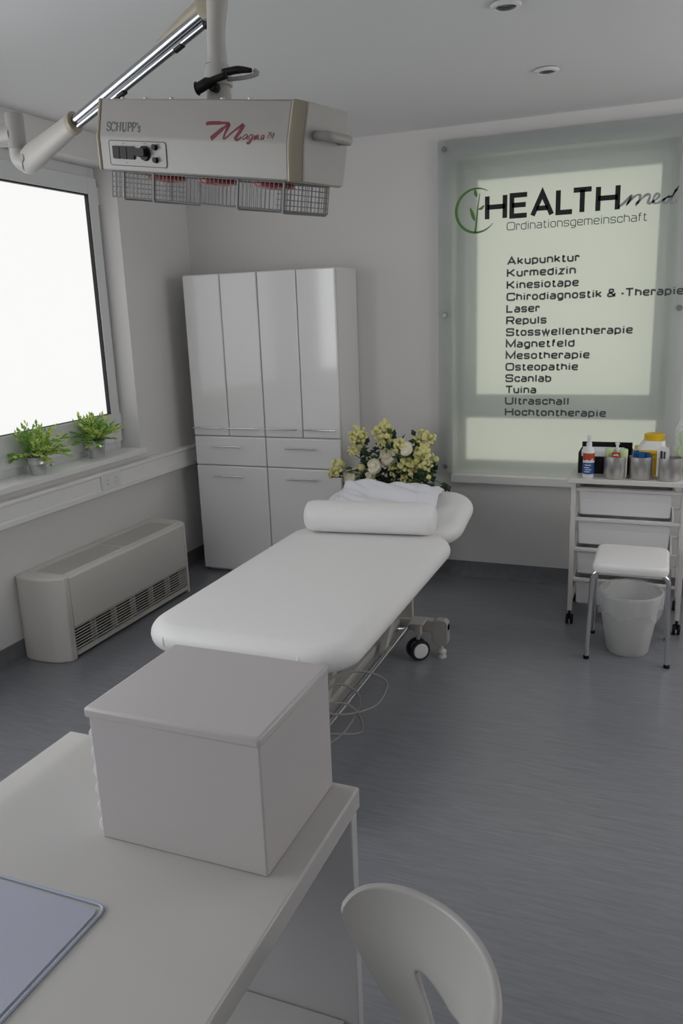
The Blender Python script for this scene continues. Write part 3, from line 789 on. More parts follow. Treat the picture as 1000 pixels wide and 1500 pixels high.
for kind, x, y, z, r in FL:
    r *= 1.2
    c = Vector((x, y - .03, z)); bm = B()
    if kind == 'c':        # cluster of small florets
        for k in range(34):
            d = Vector((rnd.gauss(0, 1), rnd.gauss(0, 1), rnd.gauss(.2, 1))).normalized() * rnd.uniform(.55, 1) * r
            blob(bm, c + d * Vector((1, 1, .8)).length / 1.62, r * rnd.uniform(.20, .32))
        obj('blossom_cluster', bm, M['petY'], t, smooth=0)
    else:                  # rose: shells of cupped petals
        res = bmesh.ops.create_icosphere(bm, subdivisions=4 if kind == 'r' else 2, radius=1)
        ax = Vector((rnd.gauss(0, .25), -.8, .75)).normalized(); e1 = ax.orthogonal().normalized(); e2 = ax.cross(e1)
        for v in res['verts']:
            q = v.co.copy(); h = q.dot(ax); a = math.atan2(q.dot(e2), q.dot(e1)); ro = math.sqrt(max(0, 1 - h * h))
            k = 1 + (.16 * math.sin(a * 2 + ro * 13) * (.3 + ro) if h > -.3 and kind == 'r' else 0)
            v.co = c + (q * k - ax * (.25 * max(0, h) ** 2)) * r * .92
        obj('rose' if kind == 'r' else 'bud', bm, M['petC'] if kind == 'r' else M['petY'], t, smooth=180)
    mid = base.lerp(c, .5) + Vector((0, 0, .05))
    pts = catmull([base + Vector((rnd.gauss(0, .02), rnd.gauss(0, .02), 0)), mid, c - Vector((0, 0, r * .5))], 5)
    tube(bs, pts, .0025, 5)
    for k in range(8):
        p = pts[rnd.randrange(4, len(pts))]
        leaf(bl, p, Vector((rnd.gauss(0, 1), rnd.gauss(0, .8), rnd.gauss(.2, .6))), rnd.uniform(.035, .06), rnd.uniform(.022, .035), Vector((rnd.gauss(0, .5), -.6, 1)), 0 if rnd.random() < .75 else 1)
for k in range(330):
    a = rnd.uniform(0, 2 * PI); q = rnd.random() ** .6; h = rnd.uniform(.56, .86)
    s = 1 - .75 * max(0, (h - .66) / .2) ** 2
    p = Vector((-1.385 + math.cos(a) * .25 * q * s, 4.20 + math.sin(a) * .10 * q * s, h))
    leaf(bl, p, Vector((math.cos(a) + rnd.gauss(0, .5), math.sin(a) - .3, rnd.gauss(0, .6))), rnd.uniform(.035, .062), rnd.uniform(.024, .038), Vector((rnd.gauss(0, .6), -.8, 1)), 0 if rnd.random() < .8 else 1)
for (x, z) in ((-1.49, .865), (-1.50, .88), (-1.35, .90), (-1.33, .91), (-1.36, .885), (-1.22, .895), (-1.21, .87), (-1.13, .69), (-1.08, .655), (-1.06, .645), (-1.05, .66), (-1.20, .70), (-1.16, .70), (-1.15, .665), (-1.24, .84)):
    for k in range(3):
        p = Vector((x + rnd.gauss(0, .008), 4.06 + rnd.gauss(0, .02), z + rnd.gauss(0, .008)))
        leaf(bl, p, Vector((rnd.gauss(0, 1), -.3, rnd.gauss(0, 1))), .045, .03, Vector((0, -1, .5)), 0 if k else 1)
tube(bs, catmull([(-1.27, 4.1, .62), (-1.16, 4.06, .69), (-1.09, 4.05, .68), (-1.06, 4.05, .65)], 5), .002, 5)
obj('stems', bs, M['stem'], t); obj('foliage', bl, None, t, smooth=0, mats=[M['leafD'], M['leafE']])

# ------------------------------------------------------------------ glass sign in front of the back window
SX0, SX1, SZ0, SZ1, SY = -1.2015, .075, .6355, 2.428, 4.495
t = thing('glass_sign', 'satin glass sign panel with clinic lettering mounted before the back window', 'sign', (-.56, 4.50, .6355))
bm = B(); box(bm, SX0, SX1, SY, SY + .008, SZ0, SZ1)
gp = obj('glass_panel', bm, M['glass'], t, smooth=0)
for x in (-1.166, .04):
    for z in (2.385, 1.528, .672):
        bm = B(); lathe(bm, [(.0125, -.006), (.0145, -.003), (.0145, 0)], (x, SY, z), 24, 'y'); lathe(bm, [(.009, .008), (.009, .0345)], (x, SY, z), 16, 'y')
        tag(obj('standoff_screw', bm, M['lens'], t), 'steel standoff screw')
put = lambda x, y, h: (x, SY - .0003 - h, y)
bm = B(); write(bm, 'HEALTH', -.943, -.270, 2.011, .126, .0245, put, gap=.34); obj('heading_lettering', bm, M['ink'], t, smooth=0)
bm = B(); write(bm, 'Ordinationsgemeinschaft', -.829, -.137, 1.953, .041, .0041, put); obj('subtitle_lettering', bm, M['greyink'], t, smooth=0)
LINES = [('Akupunktur', -.4534), ('Kurmedizin', -.4686), ('Kinesiotape', -.4528), ('Chirodiagnostik & -Therapie', .054), ('Laser', -.6486), ('Repuls', -.6115), ('Stosswellentherapie', -.176),
         ('Magnetfeld', -.4631), ('Mesotherapie', -.3843), ('Osteopathie', -.4413), ('Scanlab', -.5781), ('Tuina', -.6564), ('Ultraschall', -.4812), ('Hochtontherapie', -.2891)]
for i, (s, xe) in enumerate(LINES):
    bm = B(); write(bm, s, -.8255, xe, 1.7772 - i * .0618, .0435, .0090, put); obj('service_lettering', bm, M['greyink'], t, smooth=0)
MED = [(-0.2762, 2.0262), (-0.2481, 2.046), (-0.215, 2.079), (-0.2231, 2.0567), (-0.2337, 2.0368), (-0.2141, 2.0606), (-0.1897, 2.077), (-0.1735, 2.0745), (-0.1771, 2.0554), (-0.1876, 2.0367), (-0.1659, 2.0591), (-0.144, 2.0756), (-0.128, 2.0731), (-0.1315, 2.0541), (-0.1373, 2.0363), (-0.1237, 2.0352), (-0.1039, 2.0474), (-0.0867, 2.0619), (-0.0863, 2.0743), (-0.0987, 2.0753), (-0.1103, 2.0592), (-0.1115, 2.0411), (-0.0986, 2.0321), (-0.0787, 2.0385), (-0.0548, 2.0525), (-0.0351, 2.06), (-0.0506, 2.0579), (-0.0633, 2.0442), (-0.0613, 2.0304), (-0.0449, 2.0359), (-0.0262, 2.0604), (-0.0061, 2.0936), (-0.0237, 2.0546), (-0.0292, 2.0347), (-0.022, 2.0273), (-0.0037, 2.0361)]
bm = B(); stroke(bm, catmull([(a, b, 0) for a, b in MED], 6), [.007 + .006 * abs(math.sin(k * .26)) for k in range(211)], put); obj('script_lettering', bm, M['midink'], t, smooth=0)
bm = B()
cc = (-.990, 2.0645); n = 60
arc = [(cc[0] + .1105 * math.cos(a), cc[1] + .1105 * math.sin(a)) for a in [math.radians(58 + (322 - 58) * k / n) for k in range(n + 1)]]
stroke(bm, arc, [.002 + .013 * math.sin(PI * k / n) ** .7 for k in range(n + 1)], put)
stroke(bm, catmull([(-.998, 1.952, 0), (-.9907, 2.0086, 0), (-.9833, 2.0822, 0), (-.973, 2.150, 0)], 6), [.011 - .007 * k / 18 for k in range(19)], put)
def flat_leaf(pts, w):
    q = catmull([(a, b, 0) for a, b in pts], 6); m = len(q)
    stroke(bm, q, [max(.0008, w * math.sin(PI * (k + .3) / m)) for k in range(m)], put)
flat_leaf([(-.9985, 2.012), (-1.010, 2.040), (-1.0245, 2.081)], .019)
flat_leaf([(-.9895, 2.132), (-.996, 2.150), (-1.001, 2.172)], .017)
flat_leaf([(-.9825, 2.071), (-.964, 2.074), (-.950, 2.089)], .014)
obj('leaf_emblem', bm, M['greenink'], t, smooth=0)

# ------------------------------------------------------------------ drawer trolley at the right
TX0, TX1, TY0, TY1 = -.398, .125, 3.93, 4.29
t = thing('drawer_trolley', 'white wheeled trolley with four plastic drawers standing below the glass sign', 'trolley', (-.135, 4.11, 0))
bm = B(); box(bm, TX0 - .012, TX1 + .012, TY0 - .05, TY1 + .02, .738, .761); obj('top', bm, M['trolley'], t, bevel=.003)
RZ = (.703, .553, .400, .243)
for x in (TX0 + .012, TX1 - .012):
    for y in (TY0 + .012, TY1 - .012):
        s = 1 if x > 0 else -1
        bm = B(); box(bm, x - .011, x + .011, y - .011, y + .011, .075, .730); p = obj('post', bm, M['trolley'], t, bevel=.002)
        bm = B(); box(bm, x - .012, x + .012, y - .012, y + .012, .730, .738); obj('black_cap', bm, M['black'], p)
        bm = B()
        tube(bm, [(x, y, .080), (x, y, .050)], .006, 8)
        for off in (-.011, .011): lathe(bm, [(.014, -.007), (.024, -.006), (.026, 0), (.024, .006), (.014, .007)], (x + off, y + .006, .026), 20, 'x')
        box(bm, x - .004, x + .004, y - .008, y + .02, .03, .062)
        obj('castor', bm, M['black'], t)
bm = B()
for z in RZ:
    box(bm, TX0 + .022, TX1 - .022, TY0 + .006, TY0 + .018, z - .012, z + .002)
    box(bm, TX0 + .022, TX1 - .022, TY1 - .018, TY1 - .006, z - .012, z + .002)
    for x in (TX0 + .012, TX1 - .012): box(bm, x - .011, x + .011, TY0 + .022, TY1 - .022, z - .012, z)
for x in (TX0 + .012, TX1 - .012): box(bm, x - .008, x + .008, TY0 + .022, TY1 - .022, .10, .115)
obj('drawer_rails', bm, M['trolley'], t, bevel=.002)
def drawer(z):
    bm = B()
    def ring(x0, x1, y0, y1, zz, r): return [bm.verts.new((p[0], p[1], zz)) for p in rrect(x0, x1, y0, y1, r, 4)]
    a0, a1, b0, b1 = TX0 + .026, TX1 - .060, TY0 + .020, TY1 - .03
    spec = [(-.004, .004), (-.004, -.004), (.004, -.004), (.0055, -.05), (.0065, -.053), (.0075, -.053), (.011, -.130), (.016, -.135)]
    rings = [ring(a0 + i * 1.2, a1 - i * 1.2, b0 + i, b1 - i, z + dz, .009) for i, dz in spec]
    inner = [ring(a0 + i * 1.2 + .003, a1 - i * 1.2 - .003, b0 + i + .003, b1 - i - .003, z + dz + .002, (.008)) for i, dz in reversed(spec[2:])] + [ring(a0 + .001, a1 - .001, b0 + .001, b1 - .001, z + .005, .02)]
    R = rings[::1]
    m = len(R[0]); fs = []
    for A, Bq in zip(R, R[1:]):
        for k in range(m): fs.append(bm.faces.new((A[k], A[(k + 1) % m], Bq[(k + 1) % m], Bq[k])))
    fs.append(bm.faces.new(R[-1]))
    for A, Bq in zip(inner, inner[1:]):
        for k in range(m): fs.append(bm.faces.new((A[k], A[(k + 1) % m], Bq[(k + 1) % m], Bq[k])))
    fs.append(bm.faces.new(inner[0]))
    A, Bq = inner[-1], R[0]
    for k in range(m): fs.append(bm.faces.new((A[k], A[(k + 1) % m], Bq[(k + 1) % m], Bq[k])))
    bmesh.ops.recalc_face_normals(bm, faces=fs)
    d = obj('drawer', bm, M['basket'], t, smooth=30)
for z in RZ: drawer(z)
bm = B()   # small wall pegs / hooks on the left posts
for z in (.715, .585): lathe(bm, [(.010, 0), (.012, -.006), (.008, -.012)], (TX0 + .001, TY0 + .10, z), 12, 'x')
obj('side_button', bm, M['white'], t)

ZT = .761
# cleaning spray
t = thing('spray_bottle', 'slim white spray bottle with blue and red label at the trolley edge', 'bottle', (-.321, 3.925, ZT))
c = (-.321, 3.925, ZT)
bm = B(); lathe(bm, [(.024, 0), (.0265, .004), (.0265, .128), (.022, .140), (.011, .148), (.011, .158)], c, 28); obj('body', bm, M['white'], t)
bm = B(); lathe(bm, [(.0268, .02), (.0268, .075)], c, 28, cap0=False, cap1=False); obj('blue_label', bm, M['bluelabel'], t)
bm = B(); lathe(bm, [(.0268, .085), (.0268, .120)], c, 28, cap0=False, cap1=False); obj('red_label', bm, M['redlabel'], t)
bm = B()
cyl = lambda x, y, h: (c[0] + (.0271 + h) * math.sin(x / .0271), c[1] - (.0271 + h) * math.cos(x / .0271), c[2] + y)
stroke(bm, catmull([(-.022, .078, 0), (-.006, .086, 0), (.010, .083, 0), (.022, .094, 0)], 5), .006, cyl)
for z, a, b_ in ((.064, -.016, .014), (.052, -.018, .006), (.042, -.014, .016), (.032, -.018, .010)): stroke(bm, [(a + (b_ - a) * k / 6, z) for k in range(7)], .0035, cyl)
obj('label_marks', bm, M['white'], t, smooth=0)
bm = B(); lathe(bm, [(.013, .150), (.013, .166), (.009, .170), (.009, .186), (.012, .188), (.012, .200), (.008, .203)], c, 20); tube(bm, [(c[0], c[1], ZT + .194), (c[0] - .004, c[1] - .02, ZT + .195)], .004, 8); obj('spray_head', bm, M['white'], t)

# black desk tray with paper behind
t = thing('document_box', 'open black file box with papers behind the spray bottle and steel cups', 'file box', (-.255, 4.10, ZT))
x0, x1, y0, y1 = -.378, -.132, 4.02, 4.16
bm = B()
box(bm, x0, x1, y0, y1, ZT, ZT + .004); box(bm, x0, x0 + .004, y0, y1, ZT + .004, ZT + .105); box(bm, x1 - .004, x1, y0, y1, ZT + .004, ZT + .105)
box(bm, x0 + .004, x1 - .004, y0, y0 + .004, ZT + .004, ZT + .085); box(bm, x0 + .004, x1 - .004, y1 - .004, y1, ZT + .004, ZT + .135)
obj('box_body', bm, M['black'], t, bevel=.002)
for k, (dy, h, a) in enumerate(((.02, .108, -.02), (.045, .112, .01), (.07, .106, 0), (.095, .115, -.01))):
    bm = B(); box(bm, x0 + .012, x1 - .03 + a, y0 + dy, y0 + dy + .008, ZT + .005, ZT + h); obj('paper_stack', bm, M['cloth'], t)

# steel cups
def cup(x, y, label, rad=.0535, h=.105):
    t = thing('steel_cup', label, 'cup', (x, y, ZT), 'brushed steel cups on the trolley')
    bm = B(); lathe(bm, [(rad - .003, 0), (rad, .003), (rad, h), (rad - .002, h), (rad - .002, .006), (.002, .005)], (x, y, ZT), 40); obj('cup_wall', bm, M['steel'], t, smooth=50)
CUPS = [(-.199, 3.945), (-.087, 3.955), (.036, 3.945)]
cup(*CUPS[0], 'brushed steel cup beside the spray bottle holding green capped tubes')
cup(*CUPS[1], 'middle brushed steel cup holding blue packets')
cup(*CUPS[2], 'brushed steel cup at the photo edge holding a wrapped syringe')
def capped(x, y, label, lean):
    z0 = ZT + .008; t = thing('capped_tube', label, 'tube', (x, y, z0), 'green capped tubes in the steel cup')
    bm = B(); lathe(bm, [(.017, 0), (.018, .004), (.018, .098), (.012, .100)], (x, y, z0), 20); obj('tube_body', bm, M['white'], t)
    bm = B(); lathe(bm, [(.0195, .096), (.0200, .098), (.0200, .128), (.017, .133), (.004, .134)], (x, y, z0), 20); obj('green_cap', bm, M['palegreen'], t)
capped(-.231, 3.945, 'white tube with pale green cap at the left in the steel cup', 0)
capped(-.166, 3.930, 'white tube with pale green cap at the right in the steel cup', 0)
t = thing('pump_bottle', 'small white pump bottle standing upright in the first steel cup', 'bottle', (-.197, 3.973, ZT + .008))
bm = B(); lathe(bm, [(.018, 0), (.019, .004), (.019, .112), (.012, .125), (.007, .128), (.006, .145), (.010, .146), (.010, .154), (.004, .156)], (-.197, 3.973, ZT + .008), 20); obj('body', bm, M['white'], t)
t = thing('red_sachet', 'small red packet with white mark between the two green capped tubes', 'sachet', (-.199, 3.915, ZT + .008))
bm = B(); box(bm, -.217, -.181, 3.911, 3.916, ZT + .008, ZT + .127); obj('packet', bm, M['redlabel'], t, bevel=.001)
bm = B(); stroke(bm, [(-.210, ZT + .112), (-.196, ZT + .116), (-.187, ZT + .110)], .006, lambda x, y, h: (x, 3.9108 - h, y)); obj('mark', bm, M['white'], t, smooth=0)
for k, (x, y, a, lab) in enumerate(((-.112, 3.965, .2, 'flat blue packet at the left in the middle steel cup'), (-.087, 3.953, -.1, 'flat blue packet between its two neighbours in the middle steel cup'), (-.062, 3.962, -.3, 'flat blue packet at the right in the middle steel cup'))):
    bm = B(); box(bm, -.013, .013, -.003, .003, 0, .122 - k * .004)
    o = tag(obj('blue_packet', bm, M['blue'], bevel=.001), lab, 'packet', 'blue packets in the middle steel cup')
    o.location = (x, y, ZT + .008); o.rotation_euler = (0, 0, a)
t = thing('wrapped_syringe', 'dark syringe in white wrapper standing in the steel cup at the photo edge', 'syringe', (.006, 3.925, ZT + .008))
bm = B(); prism(bm, [(a, b) for a, b in rrect(-.020, .032, ZT + .008, ZT + .158, .022, 6)], 'y', 3.924, 3.927); obj('wrapper', bm, M['white'], t)
bm = B(); tube(bm, [(-.002, 3.920, ZT + .075), (-.002, 3.920, ZT + .138)], .004, 8); tube(bm, [(.012, 3.920, ZT + .07), (.012, 3.920, ZT + .135)], .003, 8); obj('syringe_barrel', bm, M['ink'], t)
# yellow sharps container
t = thing('sharps_container', 'yellow sharps container with white sloped lid and yellow cap on the trolley', 'container', (-.03, 4.10, ZT))
bm = B()
def frust(bm, x0, x1, y0, y1, z0, X0, X1, Y0, Y1, z1):
    a = [bm.verts.new((p[0], p[1], z0)) for p in rrect(x0, x1, y0, y1, .02, 5)]; b = [bm.verts.new((p[0], p[1], z1)) for p in rrect(X0, X1, Y0, Y1, .02, 5)]
    n = len(a); fs = [bm.faces.new(a), bm.faces.new(b)]
    for k in range(n): fs.append(bm.faces.new((a[k], a[(k + 1) % n], b[(k + 1) % n], b[k])))
    bmesh.ops.recalc_face_normals(bm, faces=fs)
frust(bm, -.105, .005, 4.04, 4.17, ZT, -.118, .020, 4.03, 4.18, ZT + .105); box(bm, -.126, .028, 4.02, 4.19, ZT + .105, ZT + .118); obj('body', bm, M['yellow'], t, bevel=.002)
bm = B(); frust(bm, -.112, .016, 4.035, 4.175, ZT + .118, -.085, .012, 4.05, 4.16, ZT + .160); obj('lid', bm, M['white'], t, bevel=.003)
bm = B(); lathe(bm, [(.045, .158), (.047, .162), (.047, .186), (.040, .190), (.004, .191)], (-.037, 4.11, ZT), 28); obj('cap', bm, M['yellow'], t)
# clear bag of green things behind the last cup
t = thing('plastic_bag', 'crumpled clear plastic bag with pale green contents at the photo edge', 'bag', (.09, 4.07, ZT))
def crumple(bm, c, rx, ry, rz, seed, amp):
    r = bmesh.ops.create_icosphere(bm, subdivisions=4, radius=1)
    for v in r['verts']:
        k = 1 + amp * noise.noise(v.co * 2.6 + Vector((seed, 0, 0))) + amp * .6 * noise.noise(v.co * 7 + Vector((0, seed, 0)))
        z = max(v.co.z * rz * k, -rz * .97)
        v.co = Vector((c[0] + v.co.x * rx * k, c[1] + v.co.y * ry * k, c[2] + z))
bm = B(); crumple(bm, (.092, 4.085, ZT + .125), .042, .045, .125, 3.1, .3); obj('bag_film', bm, M['clear'], t, smooth=40)
bm = B(); crumple(bm, (.092, 4.085, ZT + .075), .030, .03, .075, 8.4, .25); crumple(bm, (.090, 4.085, ZT + .17), .022, .022, .04, 5.4, .25); obj('contents', bm, M['palegreen'], t, smooth=60)

# ------------------------------------------------------------------ stool and waste bin
t = thing('stool', 'low square white padded stool with chrome legs standing over the waste bin', 'stool', (-.097, 3.63, 0))
bm = B(); cushion(bm, -.252, .058, 3.46, 3.80, .440, .478, .045, .014, dome=.004, flat_bottom=True); obj('seat', bm, M['vinyl'], t, smooth=180)
bm = B(); box(bm, -.232, .038, 3.50, 3.76, .425, .440); obj('seat_board', bm, M['beigedk'], t, bevel=.003)
for yt, yb in ((3.545, 3.545), (3.765, 3.86)):
    for s in (-1, 1):
        xc = -.097; xl = xc + s * .170
        bm = B()
        arc = [(xc, yt, .424), (xc + s * .115, yt, .424)]
        for k in range(1, 7):
            a = PI / 2 * k / 6; arc.append((xc + s * (.115 + .042 * math.sin(a)), yt, .424 - .042 + .042 * math.cos(a)))
        arc.append((xl, yb, .004))
        tube(bm, arc, .0105, 14); lg = obj('leg', bm, M['chrome'], t, smooth=60)
        bm = B(); lathe(bm, [(.013, 0), (.013, .014), (.011, .016)], (xl, yb, 0), 16); obj('foot_cap', bm, M['black'], lg)

t = thing('waste_bin', 'translucent white waste bin with plastic liner under the padded stool', 'waste bin', (-.098, 3.70, 0))
c = (-.098, 3.70, 0)
bm = B(); lathe(bm, [(.084, .004), (.088, .0), (.093, .006), (.138, .285), (.143, .286), (.143, .292), (.136, .292), (.090, .010), (.004, .009)], c, 48, cap0=False); obj('bin_body', bm, M['bin'], t, smooth=50)
bm = B()
rings = []
seg = 96
prof = [(.128, .20), (.132, .25), (.137, .290), (.141, .298), (.147, .296), (.148, .28), (.147, .25), (.144, .215), (.143, .195)]
for j, (r, h) in enumerate(prof):
    ring = []
    for k in range(seg):
        a = 2 * PI * k / seg
        d = .007 * noise.noise(Vector((math.cos(a) * 4, math.sin(a) * 4, h * 20))) + .005 * noise.noise(Vector((math.cos(a) * 11, math.sin(a) * 11, h * 40)))
        hh = h
        if j >= 6: hh += .07 * noise.noise(Vector((math.cos(a) * 2.0, math.sin(a) * 2.0, 3))) * (j - 5) / 3
        if j < 2: d *= .2
        ring.append(bm.verts.new((c[0] + (r + max(d, -.002 if j > 3 else -.006)) * math.cos(a), c[1] + (r + max(d, -.002 if j > 3 else -.006)) * math.sin(a), hh)))
    rings.append(ring)
for a, b in zip(rings, rings[1:]):
    for k in range(seg): bm.faces.new((a[k], a[(k + 1) % seg], b[(k + 1) % seg], b[k]))
obj('liner', bm, M['bag'], t, smooth=180)

# ------------------------------------------------------------------ desk, box, pad
DX0, DX1, DY0, DY1, DZ = -1.12, -.472, -.35, 1.2, .74
t = thing('desk', 'white glossy desk in the foreground carrying the white box', 'desk', (-.79, .45, 0))
bm = B(); box(bm, DX0, DX1, DY0, DY1, DZ - .042, DZ); obj('desktop', bm, M['desk'], t, bevel=.004)
bm = B(); box(bm, DX0 + .02, DX1 - .001, DY1 - .042, DY1 - .016, 0, DZ - .042); obj('back_panel', bm, M['deskp'], t, bevel=.002)
bm = B(); box(bm, DX0 + .02, DX1 - .02, DY0 + .03, DY0 + .055, 0, DZ - .042); obj('side_panel', bm, M['deskp'], t, bevel=.002)
bm = B(); box(bm, -1.06, -.50, .95, DY1 - .044, .235, .255); obj('shelf', bm, M['desk'], t, bevel=.002)
bm = B(); box(bm, -1.06, -.52, .97, .99, 0, .235); obj('shelf_support', bm, M['deskp'], t, bevel=.002)

t = thing('storage_box', 'white box with thin overhanging lid standing on the desk corner', 'box', (-.677, 1.06, DZ))
X0, X1, Y0, Y1, H = -.826, -.520, .928, 1.19, .236
bm = B(); box(bm, X0, X1, Y0, Y1, DZ, DZ + H - .012); obj('box_body', bm, M['boxm'], t, bevel=.003)
bm = B(); box(bm, X0 - .008, X1 + .001, Y0 - .002, Y1 + .002, DZ + H - .018, DZ + H); obj('lid', bm, M['boxm'], t, bevel=.005, seg=3)
for k in range(6):
    z = DZ + .018 + k * .033
    bm = B(); pr = [(X0, z - .015), (X0 - .007, z - .012), (X0 - .0105, z - .004), (X0 - .0095, z + .006), (X0 - .004, z + .014), (X0, z + .016)]
    prism(bm, pr, 'y', Y0 + .006, Y1 - .015); obj('side_pocket', bm, M['pocket'], t, bevel=.002)

t = thing('desk_pad', 'blue grey writing pad lying flat on the desk in front of the box', 'desk pad', (-.91, .49, DZ))
bm = B(); prism(bm, rrect(-1.10, -.722, .18, .785, .012, 4), 'z', DZ, DZ + .003); obj('mat', bm, M['pad'], t)
bm = B(); ring = rrect(-1.104, -.714, .176, .793, .016, 4)
tube(bm, [(p[0], p[1], DZ + .0022) for p in ring], .0022, 8, closed=True); obj('edge', bm, M['padedge'], t, smooth=180)

# ------------------------------------------------------------------ chair, back and legs
t = thing('shell_chair', 'white moulded plastic chair with pierced curved backrest beside the desk', 'chair', (-.30, .72, 0))
dx, dy = -.72, -.69; q = math.hypot(dx, dy); D = Vector((dx / q, dy / q, 0))
Lt = Vector((D.y, -D.x, 0))     # towards the far tip of the back
Cb = Vector((-.190, .870, 0))
def shell_pt(s, z):
    """s in [-1,1] round the back, z height: a curved shell leaning back"""
    k = (z - .45) / .33
    R = .170 - .01 * (1 - k); a = s * 1.3
    return Cb + D * (.11 * max(0.0, 1 - k) ** 1.1 + R * .86 * (1 - math.cos(a))) + Lt * (R * math.sin(a)) + Vector((0, 0, z))
def lerp_tab(tab, x):
    for (x0, y0), (x1, y1) in zip(tab, tab[1:]):
        if x <= x1: return y0 + (y1 - y0) * (x - x0) / (x1 - x0)
    return tab[-1][1]
TOP = [(0, .786), (.6, .783), (.75, .780), (.85, .776), (.92, .770), (.97, .762), (1.0, .753), (1.02, .744)]
LOW = [(0, .45), (.27, .45), (.29, .50), (.31, .56), (.34, .600), (.40, .613), (.57, .630), (.77, .668), (.88, .692), (.94, .706), (.98, .719), (1.0, .728), (1.02, .738)]
HUP = [(0, .672), (.2, .680), (.30, .683), (.36, .680)]
HLO = [(0, .605), (.10, .632), (.20, .650), (.30, .667), (.36, .680)]
def back():
    bm = B()
    S = [0, .05, .1, .15, .2, .25, .27, .29, .31, .34, .36, .40, .46, .52, .58, .64, .70, .76, .82, .87, .91, .94, .97, .99, 1.01, 1.02]
    S = [-v for v in S[:0:-1]] + S
    K = 10
    prev = None
    for s in S:
        a = abs(s); lo, hi = lerp_tab(LOW, a), lerp_tab(TOP, a)
        if a < .36: m0, m1 = lerp_tab(HLO, a), lerp_tab(HUP, a)
        else:
            f = min(1, (a - .36) / .5); m0 = m1 = .68 * (1 - f) + (lo + hi) / 2 * f
        low = [bm.verts.new(shell_pt(s, lo + (m0 - lo) * k / K)) for k in range(K + 1)]
        upp = [bm.verts.new(shell_pt(s, m1 + (hi - m1) * k / K)) for k in range(K + 1)]
        if prev:
            for A, Bq in ((prev[0], low), (prev[1], upp)):
                for k in range(K): bm.faces.new((A[k], A[k + 1], Bq[k + 1], Bq[k]))
        prev = (low, upp)
    bmesh.ops.remove_doubles(bm, verts=bm.verts, dist=.0003)
    bmesh.ops.recalc_face_normals(bm, faces=bm.faces)
    return bm
obj('backrest', back(), M['chair'], t, smooth=180, solid=.013, subsurf=2)
sc_ = Cb + D * .335
bm = B()
cushion(bm, -.205, .205, -.20, .20, .435, .457, .12, .01, dome=-.006)
bmesh.ops.rotate(bm, cent=(0, 0, 0), matrix=Matrix.Rotation(math.atan2(D.y, D.x) + PI / 2, 3, 'Z'), verts=bm.verts)
bmesh.ops.translate(bm, vec=(sc_.x, sc_.y, 0), verts=bm.verts)
obj('seat', bm, M['chair'], t, smooth=180)
for a in (-1, 1):
    for b in (-1, 1):
        p0 = sc_ + D * (a * .13) + Lt * (b * .13) + Vector((0, 0, .437)); p1 = sc_ + D * (a * .19) + Lt * (b * .18)
        bm = B(); tube(bm, [p0, p1], .011, 12); obj('leg', bm, M['chrome'], t)

# ------------------------------------------------------------------ infrared lamp on its wall arm
LT = Vector((-1.0694, 1.9019, 1.9857))
LR = Matrix(((0.9705, 0.1917, 0.146), (-0.184, 0.9808, -0.0645), (-0.1555, 0.0358, 0.9872)))
lamp = thing('infrared_lamp', 'cream infrared therapy lamp hanging over the massage table on a jointed wall arm', 'lamp', LT)
def tolamp(v): return LT + LR @ Vector(v)
la, lb, lc, h1, h2 = .0998, .1103, .1018, .0881, .0779
def lput(bm):
    for v in bm.verts: v.co = LR @ v.co
    return bm
def hexa(e, shrink=0.0):
    return [(-la + shrink, h1 - shrink), (-lb + shrink, .004), (-lb + shrink, -.004), (-lc + shrink, -h2 + shrink), (lc - shrink, -h2 + shrink), (lb - shrink, -.004), (lb - shrink, .004), (la - shrink, h1 - shrink)]
bm = B(); prism(bm, hexa(0), 'x', -.30, .296); housing = obj('housing', lput(bm), M['lamp'], lamp, bevel=.004, local=True)
bm = B()   # rounded end trims
def endtrim(bm, x0, x1, bulge):
    prism(bm, [(p[0] * 1.012, p[1] * 1.012) for p in hexa(0)], 'x', min(x0, x1), max(x0, x1))
endtrim(bm, -.302, -.312, 0); obj('end_trim', lput(bm), M['cap'], lamp, bevel=.004, local=True)
bm = B()
def ringx(x, sy, sz): return [bm.verts.new((x, p[0] * sy, p[1] * sz)) for p in hexa(0)]
rs = [ringx(.294, 1.012, 1.012), ringx(.300, 1.012, 1.012), ringx(.308, .95, 1.008), ringx(.316, .86, .995), ringx(.321, .80, .985)]
fs = []
for A, Bq in zip(rs, rs[1:]):
    for k in range(8): fs.append(bm.faces.new((A[k], A[(k + 1) % 8], Bq[(k + 1) % 8], Bq[k])))
fs.append(bm.faces.new(rs[0])); fs.append(bm.faces.new(rs[-1])); bmesh.ops.recalc_face_normals(bm, faces=fs)
obj('end_trim', lput(bm), M['cap'], lamp, bevel=.003, local=True)
bm = B(); prism(bm, [(p[0] * .79, p[1] * .975) for p in hexa(0)], 'x', .3205, .325); obj('end_plate', lput(bm), M['lampend'], lamp, bevel=.001, local=True)
bm = B()
hp = [(.325, -.050, .022), (.345, -.050, .022), (.360, -.040, .022), (.362, 0, .022), (.362, .030, .022), (.352, .050, .022), (.325, .052, .022)]
pts = catmull(hp, 4)
for a in range(len(pts)):
    pass
tube(bm, pts, .0085, 10)
for v in bm.verts: v.co.z = .022 + (v.co.z - .022) * 1.25
obj('handle', lput(bm), M['lampend'], lamp, local=True, smooth=180)
# screws along the top
bm = B()
for x in (-.235, -.155, -.07, .09, .17): lathe(bm, [(.006, h1), (.006, h1 + .003), (.003, h1 + .005)], (x, -.09, 0), 10)
obj('top_screw', lput(bm), M['steel'], lamp, local=True)
